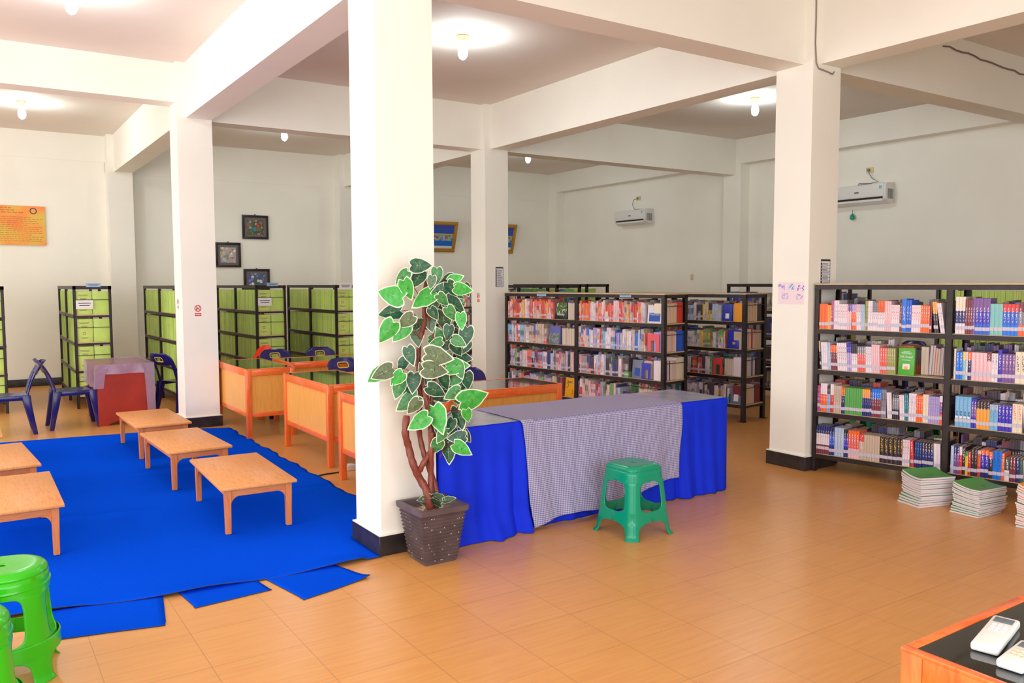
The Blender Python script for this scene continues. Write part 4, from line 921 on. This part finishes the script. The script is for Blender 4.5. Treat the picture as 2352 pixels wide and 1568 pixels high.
# ================================================================== COUNTER WITH CLOTHS
cx0, cx1, cy0, cy1, chh = 2.42, 4.95, 4.42, 5.02, .712
t = thing('counter_table', 'long table hidden under the blue and checked cloths', 'table', ((cx0+cx1)/2, (cy0+cy1)/2, 0)); hx, hy = (cx1-cx0)/2-.02, (cy1-cy0)/2-.02
MB().bbox(-hx, -hy, chh-.03, hx, hy, chh, .003).obj('table_top', WT, t)
for sx in (-1, 0, 1):
    for sy in (-1, 1): MB().bbox(sx*(hx-.05)-.025, sy*(hy-.05)-.025, 0, sx*(hx-.05)+.025, sy*(hy-.05)+.025, chh-.03, .003).obj('leg', WL, t)
BCL = mat('blue_satin', (24, 52, 222), .7, .12, noise=(4, .05), bump=(120, .1, .003))
def skirt():
    per = [(cx0-.012, cy1), (cx0-.012, cy0), (cx1, cy0), (cx1, cy1)]; seg = []
    for a, c in zip(per, per[1:]): seg.append((Vector(a+(0,)), Vector(c+(0,))))
    Ls = [(c-a).length for a, c in seg]; T = sum(Ls); nu, nv = 420, 36
    def f(u, v):
        s = u*T; k = 0
        while k < 2 and s > Ls[k]: s -= Ls[k]; k += 1
        a, c = seg[k]; d = (c-a).normalized(); nrm = Vector((d.y, -d.x, 0)); p = a+d*min(s, Ls[k])
        g = v**.7; q = u*T
        pl = abs(math.sin(q*12+1.3*math.sin(q*5)))**.8+.22*math.sin(q*47+2)
        off = .006+g*(.008+.040*pl)+(.03*v**3*(.5+.5*math.sin(q*3.1)))
        edge = min(1, min(abs(s), abs(Ls[k]-s))/.04); off *= .45+.55*edge
        if k == 1 and s < .75 and v > .8: off += (v-.8)*.35*math.sin(s/.75*math.pi)*(1+.4*math.sin(q*22))
        if k == 0 and v > 0: off *= .15
        if k == 1 and .62 < s < 2.0: off *= .55
        z = (chh+.006)*(1-v); z = max(z, .004+.004*abs(math.sin(q*30)))
        p = p+nrm*off; return (p.x, p.y, z)
    b = MB(); b.grid(f, nu, nv)
    tp = MB(); 
    b.grid(lambda u, v: (cx0-.012+(cx1-cx0+.012)*u, cy0+(cy1-cy0)*v, chh+.006), 40, 10)
    o = b.obj('tablecloth', BCL); o2 = fix(o, solid=.003)
    return tag(o, 'royal blue pleated cloth covering the long counter down to the floor', 'tablecloth')
skirt()
def _chk(nt, b):
    v = nt.n('ShaderNodeTexChecker'); v.inputs['Scale'].default_value = 150; nt.l(nt.coord('UV'), v.inputs['Vector'])
    v.inputs['Color1'].default_value = rgb((214, 206, 224)); v.inputs['Color2'].default_value = rgb((92, 92, 146)); nt.l(v.outputs[0], b.inputs['Base Color'])
def _weave(nt, b):
    s = nt.n('ShaderNodeSeparateXYZ'); nt.l(nt.coord('UV'), s.inputs[0])
    a = nt.math('GREATER_THAN', nt.math('SINE', nt.math('MULTIPLY', s.outputs[0], 2*math.pi/.0125)), -.1)
    c = nt.math('GREATER_THAN', nt.math('SINE', nt.math('MULTIPLY', s.outputs[1], 2*math.pi/.0125)), -.1)
    m_ = nt.math('MULTIPLY', nt.math('ADD', a, c), .5)
    nt.l(nt.ramp(m_, [(0, rgb((206, 200, 222))), (.4, rgb((170, 166, 200))), (.9, rgb((96, 96, 150)))], 'CONSTANT'), b.inputs['Base Color'])
CHK = mat('checked_cotton', rough=.85, spec=.15, build=_weave)
def checked():
    xa, xb = 2.985, 4.425; nu, nv = 150, 110; back = cy1-.01; top_n = 34
    def f(u, v):
        x = xa+(xb-xa)*u; j = v*nv
        if j <= top_n:
            q = j/top_n; y = back+(cy0-.02-back)*q; z = chh+.016+.002*math.sin(x*9+y*7); x += .02*(1-u)*(1-q)*0
            if q > .97: z -= .002
            return (x+.006*math.sin(q*5)*(u < .01), y, z)
        q = (j-top_n)/(nv-top_n); drop = .705-.15*u-.02*math.sin(u*9); rr = min(1, q/.04)
        z = chh+.014-drop*q; g = q**1.3
        y = cy0-.020-.014*rr-g*(.055+.012*math.sin(x*11+.5)+.007*math.sin(x*29))-.01*q*math.sin(x*4)
        x += g*(.065*(1-u)-.055*u)+.01*math.sin(q*6)*(1 if u < .02 or u > .98 else 0)
        return (x, y, max(z, .006))
    b = MB(); b.grid(f, nu, nv); o = b.obj('checked_cloth', CHK); me = o.data
    uv = me.uv_layers.new(name='UVMap'); 
    Lx = xb-xa
    # planar coordinates along the cloth: x along its width, arc length down its drop
    for p in me.polygons:
        for li in p.loop_indices:
            co = me.vertices[me.loops[li].vertex_index].co; t_ = (cy0-co.y) if co.z > chh+.005 else 0
            uv.data[li].uv = (co.x-(0 if co.z > chh else (chh-co.z)*.08*(1 if co.x < 3.7 else -1)*0), -t_ if co.z > chh+.005 else (chh-co.z))
    fix(o, solid=.002)
    return tag(o, 'grey violet finely checked cloth draped across the middle of the counter', 'cloth')
checked()
PLAS = mat('clear_plastic', (196, 202, 214), .1, .7, alpha=.8, bump=(22, .35, .01))
b = MB(); b.grid(lambda u, v: (cx0-.01+(cx1-cx0+.004)*u, cy0-.004+(cy1-cy0)*v, chh+.0105+.0012*math.sin(u*60)*math.sin(v*9)), 90, 16)
tag(b.obj('plastic_sheet', PLAS), 'clear glossy plastic sheet spread over the blue counter cloth', 'plastic sheet')

# ================================================================== RED CABINET WITH PLASTIC COVER
t = thing('red_cabinet', 'small red cabinet under a clear plastic cover beside the blue chairs', 'cabinet', (1.505, 10.83, 0)); hx, hy, hh = .29, .46, .70
n = 10; arch = [(-hx, 0), (-hx+.09, 0)]+[(-hx+.09+(2*hx-.18)*i/n, .055*math.sin(math.pi*i/n)**.6) for i in range(1, n)]+[(hx-.09, 0), (hx, 0), (hx, hh-.02), (-hx, hh-.02)]
m_ = len(arch); MB().add([(x, -hy, z) for x, z in arch]+[(x, -hy+.02, z) for x, z in arch], [tuple(range(m_)), tuple(range(m_, 2*m_))[::-1]]+[(k, (k+1) % m_, m_+(k+1) % m_, m_+k) for k in range(m_)]).obj('front_panel', REDC, t)
MB().bbox(-hx, hy-.02, .0, hx, hy, hh-.02, .002).obj('back_panel', REDC, t)
MB().bbox(hx-.02, -hy+.02, .05, hx, hy-.02, hh-.02, .002).obj('side_panel', REDC, t)
MB().bbox(-hx, -hy+.02, .12, -hx+.02, hy-.02, .16, .002).obj('lower_rail', WL, t)
MB().bbox(-hx+.01, -hy+.02, .40, -hx+.03, hy-.02, hh-.02, .002).obj('drawer_side', REDC, t)
MB().bbox(-hx, -hy+.02, .16, hx-.02, hy-.02, .18, .002).obj('shelf', REDC, t)
MB().bbox(-hx-.01, -hy-.01, hh-.02, hx+.01, hy+.01, hh, .003).obj('cabinet_top', REDC, t)
PCL = mat('violet_plastic', (190, 178, 210), .18, .6, alpha=.45, bump=(16, .5, .02))
def cover():
    X, Y = hx+.025, hy+.03; b = MB(); P = [(-X, Y), (-X, -Y), (X, -Y), (X, Y), (-X, Y)]; Ls = [2*Y, 2*X, 2*Y, 2*X]; T = sum(Ls)
    def f(u, v):
        s = u*T; k = 0
        while k < 3 and s > Ls[k]: s -= Ls[k]; k += 1
        a, c = P[k], P[k+1]; q = min(1, s/Ls[k]); x = a[0]+(c[0]-a[0])*q; y = a[1]+(c[1]-a[1])*q
        drop = .27 if k == 0 else (.27 if q < .15 else (.62 if q > .84 else .11)) if k == 1 else .6 if k == 2 else .25
        w_ = v*.03*math.sin(u*70)*.5+.012*v; l_ = math.hypot(x, y); return (x*(1+w_/l_), y*(1+w_/l_), hh+.006-drop*v)
    b.grid(f, 160, 14); b.grid(lambda u, v: (-X+2*X*u, -Y+2*Y*v, hh+.006+.003*math.sin(u*9)*math.sin(v*12)), 20, 20)
    o = b.obj('plastic_cover', PCL); o.location = (1.505, 10.83, 0); return tag(o, 'translucent violet plastic cover hanging over the red cabinet', 'cover')
cover()

# ================================================================== NOTEBOOK STACKS
NBG = mat('notebook_green', (84, 156, 78), .4); NBO = mat('notebook_orange', (238, 160, 52), .4); NPG = mat('notebook_pages', (232, 218, 224), .8, .1, noise=(300, .05, (.02, .02, 1)))
def notebooks(fx, fy, deg, n, th, cov, word, bends, hasring=True):
    a0 = math.radians(deg)
    for k in range(n):
        cv = cov[k] if isinstance(cov, list) else cov
        dx, dy, da = R_.uniform(-.006, .006), R_.uniform(-.006, .006), R_.uniform(-.02, .02)
        if k < bends: dx -= .012*(bends-k)/bends*2; da += .08
        t = thing('notebook', '%s notebook, %s from the floor in the %s' % ('orange' if cv is NBO else 'green', ORD[k], word), 'notebook', (fx+dx, fy+dy, .0005+k*th), a0+da, 'notebooks piled on the floor by the rack')
        am = .028*k/n; w_, l_ = .285, .205
        def wz(u, v): return am*(v**2)*1.0-am*.25*math.sin(math.pi*v)
        def blk(z0, z1, ins):
            b = MB(); nu, nv = 4, 8
            def g(zz): return lambda u, v: (ins+(w_-2*ins)*u, ins+(l_-2*ins)*v, zz+wz(u, v))
            b.grid(g(z0), nu, nv); b.grid(g(z1), nu, nv)
            for (ua, ub) in ((0, 0), (1, 1)):
                b.grid(lambda u, v: (ins+(w_-2*ins)*ua, ins+(l_-2*ins)*u, (z0 if v < .5 else z1)+wz(ua, u)), nv, 1, 0, None, False)
            for va in (0, 1):
                b.grid(lambda u, v: (ins+(w_-2*ins)*u, ins+(l_-2*ins)*va, (z0 if v < .5 else z1)+wz(u, va)), nu, 1, 0, None, False)
            return b
        blk(.0008, th-.0014, .001).obj('pages', NPG, t); blk(th-.0014, th-.0003, 0).obj('cover', cv, t)
        if k == n-1 and hasring:
            b = MB(); b.grid(lambda u, v: (.15+math.cos(2*math.pi*u)*(.016+.004*v), .095+math.sin(2*math.pi*u)*(.016+.004*v), th+wz(.5, .46)+.0004), 24, 1); b.obj('emblem_ring', mat('ring_dark', (40, 84, 40), .6), t)
notebooks(5.655, 3.235, -21.5, 13, .0165, NBG, 'left pile', 3)
notebooks(5.745, 2.868, -8, 15, .0127, NBG, 'middle pile', 2)
notebooks(5.73, 2.43, -4, 19, .0138, [NBO if k % 5 or k == 18 else NBG for k in range(19)], 'pile at the right edge', 0, False)

# ================================================================== POTTED PLANT
PC = Vector((2.24, 4.235, 0)); RT = Vector((.834, -.552, 0)); TW = Vector((-.552, -.834, 0))
t = thing('potted_plant', 'tall artificial plant with cream edged leaves in a ribbed black pot by the column', 'plant', PC)
POT = mat('dark_ribbed_pot', (96, 82, 84), .45, .4, noise=(8, .12)); CHIP = mat('pot_chips', (214, 196, 186), .8)
def potmesh():
    b = MB(); zs = []; H = .335; n = 13
    for i in range(n):
        z0 = .012+i*.0215; zs += [(z0, 0), (z0+.014, .006), (z0+.0155, -.002)]
    zs = [(0, -.002)]+zs+[(.292, .0), (.305, .014), (.335, .018), (.335, -.012), (.30, -.02), (.29, -.03)]
    seg = []; N = 8
    def ring(z, o):
        h = .104+(.145-.104)*min(z, .3)/.3+o; r = .012; pts = []
        for cxs, cys, a0 in ((1, 1, 0), (-1, 1, 90), (-1, -1, 180), (1, -1, 270)):
            for k in range(4): a = math.radians(a0+30*k); pts.append((cxs*(h-r)+r*math.cos(a), cys*(h-r)+r*math.sin(a), z))
        return pts
    rs = [ring(z, o) for z, o in zs]; m_ = 16; vs = [p for r in rs for p in r]
    fs = [(i*m_+k, i*m_+(k+1) % m_, (i+1)*m_+(k+1) % m_, (i+1)*m_+k) for i in range(len(rs)-1) for k in range(m_)]+[tuple(range(m_))[::-1]]
    b.add(vs, fs, 0, False); return b
o = potmesh().obj('pot', POT, t)
b = MB()
for i in range(46):
    z0 = .012+R_.randint(0, 12)*.0215+.011; h = .104+.041*z0/.3+.0058; q = R_.uniform(-.9, .9)*h; w_ = R_.uniform(.002, .008)
    if R_.random() < .55: b.box(q, -h-.0012, z0, q+w_, -h+.001, z0+R_.uniform(.002, .005))
    else: b.box(-h-.0012, q, z0, -h+.001, q+w_, z0+R_.uniform(.002, .005))
b.obj('paint_chips', CHIP, t)['kind'] = 'stuff'
MB().box(-.118, -.118, .27, .118, .118, .29).obj('soil', mat('pot_filler', (150, 132, 118), .9, noise=(40, .3)), t)
BARK = wood('plant_bark', (92, 40, 30), (136, 68, 52), (9, 9, 1.5), .4, 0, 9)
def pz(x, y, dep=0):   # photo-scale sketch units of the plant to metres: right of the pot centre, height, towards the viewer
    k = (4.77-dep)/4.77; return RT*((x-433)/823*k)+Vector((0, 0, 1.62-(y-185.6)/823*k))+TW*dep
def stem(pts, r0, r1, dep=.02):
    P = []; n = len(pts)
    for i in range(n-1):
        for k in range(4):
            a = k/4; p0 = pts[max(i-1, 0)]; p1 = pts[i]; p2 = pts[i+1]; p3 = pts[min(i+2, n-1)]
            P.append(tuple(.5*((2*p1[j])+(-p0[j]+p2[j])*a+(2*p0[j]-5*p1[j]+4*p2[j]-p3[j])*a*a+(-p0[j]+3*p1[j]-3*p2[j]+p3[j])*a**3) for j in (0, 1)))
    P.append(pts[-1]); m_ = len(P)
    V = [pz(x, y, dep+.012*math.sin(i*.7)) for i, (x, y) in enumerate(P)]
    MB().tube(V, [(r0+(r1-r0)*i/(m_-1))*1.12*(1+.10*math.sin(i*2.3)) for i in range(m_)], 9).obj('trunk', BARK, t)
stem([(425, 1270), (412, 1190), (372, 1115), (345, 1045), (325, 970), (312, 900), (318, 820)], .021, .018, .05)
stem([(425, 1270), (428, 1180), (430, 1080), (434, 980), (430, 870), (415, 760), (400, 680), (385, 600)], .017, .011, .03)
stem([(450, 1270), (452, 1190), (432, 1110), (398, 1010), (376, 920), (372, 830), (382, 740), (376, 600), (378, 480), (402, 380), (408, 230), (424, 150)], .016, .011, .0)
stem([(378, 1085), (405, 1035), (438, 975), (440, 900)], .016, .012, .04)
stem([(400, 680), (430, 760), (450, 560), (452, 480), (440, 390), (420, 330)], .012, .008, -.01)
MG = [mat('leaf_dark', (44, 88, 64), .4, noise=(60, .18)), mat('leaf_mid', (64, 128, 70), .4, noise=(60, .16)), mat('leaf_bright', (58, 160, 62), .4, noise=(50, .12)), mat('leaf_grey', (88, 118, 92), .5, noise=(60, .12)), mat('leaf_olive', (92, 106, 74), .5, noise=(60, .12))]  # brighter green paints light onto the lit leaves, besides real leaf variation
LE = mat('leaf_cream_edge', (220, 226, 202), .55); VE = mat('leaf_vein', (132, 172, 112), .5)
LV = [(395, 102, 0, 95, 0), (305, 155, 225, 80, 1), (375, 165, 240, 98, 0), (335, 215, 290, 95, 2), (470, 150, 270, 75, 1), (255, 240, 165, 128, 2), (410, 258, 215, 118, 2), (250, 325, 190, 104, 0), (238, 415, 235, 112, 2), (300, 420, 230, 98, 2), (325, 365, 215, 88, 4),
 (430, 370, 285, 92, 3), (445, 295, 240, 75, 3), (500, 365, 275, 102, 0), (370, 440, 280, 90, 3), (560, 165, 20, 75, 2), (515, 170, 210, 70, 0), (485, 220, 200, 80, 0), (540, 215, 300, 84, 0), (595, 215, 350, 85, 2), (550, 295, 320, 112, 0), (500, 265, 310, 70, 1), (590, 365, 275, 75, 2),
 (605, 440, 260, 95, 0), (505, 475, 240, 95, 0), (575, 465, 330, 72, 1), (480, 430, 110, 72, 1), (560, 500, 300, 76, 0), (480, 535, 350, 126, 4), (340, 530, 290, 90, 0), (295, 575, 240, 76, 0), (185, 625, 215, 92, 2), (215, 612, 205, 104, 4), (280, 640, 225, 84, 2), (287, 690, 255, 88, 1),
 (320, 690, 260, 98, 0), (355, 660, 265, 92, 0), (325, 755, 215, 116, 1), (360, 775, 230, 82, 4), (465, 600, 350, 112, 4), (565, 580, 0, 108, 2), (540, 650, 215, 80, 1), (610, 650, 275, 84, 0), (460, 700, 330, 92, 0), (480, 728, 200, 84, 0), (545, 715, 210, 84, 1), (645, 738, 15, 138, 2),
 (380, 850, 215, 108, 2), (470, 835, 290, 136, 2), (570, 830, 285, 108, 0), (615, 820, 280, 66, 2), (530, 868, 250, 70, 0), (490, 915, 240, 75, 1), (560, 925, 185, 84, 0), (588, 915, 80, 60, 0), (515, 998, 272, 102, 0), (585, 982, 330, 92, 2), (460, 970, 240, 84, 1), (445, 180, 260, 60, 3),
 (455, 330, 300, 66, 0), (520, 420, 260, 70, 0), (420, 640, 250, 60, 0), (500, 655, 285, 84, 0), (440, 560, 300, 66, 0), (575, 600, 290, 80, 1), (370, 380, 250, 66, 0), (400, 590, 110, 50, 4), (530, 620, 200, 70, 0), (470, 880, 260, 66, 0), (540, 330, 300, 74, 1), (465, 470, 200, 66, 1), (580, 680, 260, 64, 0)]
RAD = [(0, .60), (20, .45), (50, .375), (90, .40), (125, .475), (150, .50), (170, .40), (180, .32)]
def rad(a):
    a = abs((a+180) % 360-180)
    for p, q in zip(RAD, RAD[1:]):
        if a <= q[0]: k = (a-p[0])/(q[0]-p[0]); k = k*k*(3-2*k) if p[0] > 20 else k; return p[1]+(q[1]-p[1])*k
    return .32
FOL = MB(); PET = MB()
def leaf(pos, ang, L_, ci, tilt=None):
    N_ = 26; cd = .42; ca, sa = math.cos(math.radians(ang)), math.sin(math.radians(ang))
    ty = R_.uniform(-.45, .45); tx = R_.uniform(-.35, .5); sag = R_.uniform(.1, .5); fold = R_.uniform(.1, .45)
    ax = RT*ca+Vector((0, 0, 1))*sa; ay = RT*(-sa)+Vector((0, 0, 1))*ca; az = TW
    if tilt is not None: ax, ay, az = tilt
    ax = (ax+az*ty).normalized(); ay = (ay+az*tx).normalized(); az = ax.cross(ay).normalized()
    if az.dot(TW) < 0 and tilt is None: az = -az
    def P(s, a, dz=0):
        r = rad(a)*s; x = cd-.5+r*math.cos(math.radians(a)); y = r*math.sin(math.radians(a)); wv = .02*math.sin(a*.11+L_*90)*(s > .8)
        z = -sag*.35*(x+.1)**2-fold*abs(y)*.35+wv+dz
        return pos+(ax*x+ay*y*.80+az*z)*L_
    vs = []; S_ = (0, .45, .90, 1.0)
    vs.append(P(0, 0))
    for s in S_[1:]: vs += [P(s, 360*k/N_) for k in range(N_)]
    fs = [(0, 1+k, 1+(k+1) % N_) for k in range(N_)]; FOL.add(vs, fs, ci, True)
    o = len(FOL.v)-len(vs)
    for r in (0, 1): 
        for k in range(N_): FOL.f.append((o+1+r*N_+k, o+1+(r+1)*N_+k, o+1+(r+1)*N_+(k+1) % N_, o+1+r*N_+(k+1) % N_)); FOL.m.append(ci if r == 0 else 5); FOL.sm.append(True)
    w_ = .012
    vv = [P(.3, 180, .006)-ay*w_*L_, P(.3, 180, .006)+ay*w_*L_, P(.9, 0, .006)]
    FOL.add(vv, [(0, 1, 2)], 6, False)
    for a in (55, 90, 125, -55, -90, -125):
        p0 = P(.1, 180 if abs(a) > 90 else 0, .006); p1 = P(.75, a, .006); FOL.add([p0-ax*.006*L_, p0+ax*.006*L_, p1], [(0, 1, 2)], 6, False)
    return P(.9, 180)
def clampdep(x, dep):
    lat = (x-433)/823; need = (4.235-.552*lat-4.375)/.834; return max(dep, need+.0)
for i, (x, y, a, L_, ci) in enumerate(LV):
    dep = (.10 if ci in (2, 4) else .06 if ci == 1 else .02)+R_.uniform(-.03, .05); dep = clampdep(x-40, dep)+(.02 if x < 360 else 0)
    p = pz(x, y, dep); base = leaf(p, a, L_/823*1.2, ci)
    q = pz(min(max(x, 385), 470), y+35, 0.0); mid = (base+q)/2+Vector((0, 0, .03)); PET.tube([q, mid, base], .0022, 5)
for i in range(34):
    x = R_.uniform(420, 600); y = R_.uniform(180, 940); p = pz(x, y, R_.uniform(-.10, -.01)); leaf(p, R_.uniform(180, 360), R_.uniform(.085, .125), R_.choice((0, 0, 0, 1)))
for x, y, a, L_, ci in ((400, 1222, 180, 78, 3), (440, 1235, 190, 100, 0), (470, 1210, 200, 70, 3), (520, 1228, 10, 70, 3), (380, 1240, 240, 66, 3), (450, 1205, 100, 60, 1)):
    leaf(pz(x, y, .06), a, L_/823, ci, (RT*math.cos(math.radians(a))+TW*.5*math.sin(math.radians(a)), TW*.4+Vector((0, 0, .5)), Vector((0, 0, 1))))
FOL.obj('foliage', MG+[LE, VE], t); PET.obj('leaf_stalks', BARK, t)
b = MB()
for i in range(30):
    a, r = R_.uniform(0, 6.28), R_.uniform(.02, .1); s = R_.uniform(.008, .016); bm = bmesh.new(); bmesh.ops.create_icosphere(bm, subdivisions=1, radius=s)
    bm.verts.index_update(); b.add([v.co+Vector((r*math.cos(a), r*math.sin(a), .292)) for v in bm.verts], [[v.index for v in f.verts] for f in bm.faces], 0, True); bm.free()
o = b.obj('pebbles', mat('pebble', (196, 180, 164), .7, noise=(30, .2)), t); o['kind'] = 'stuff'
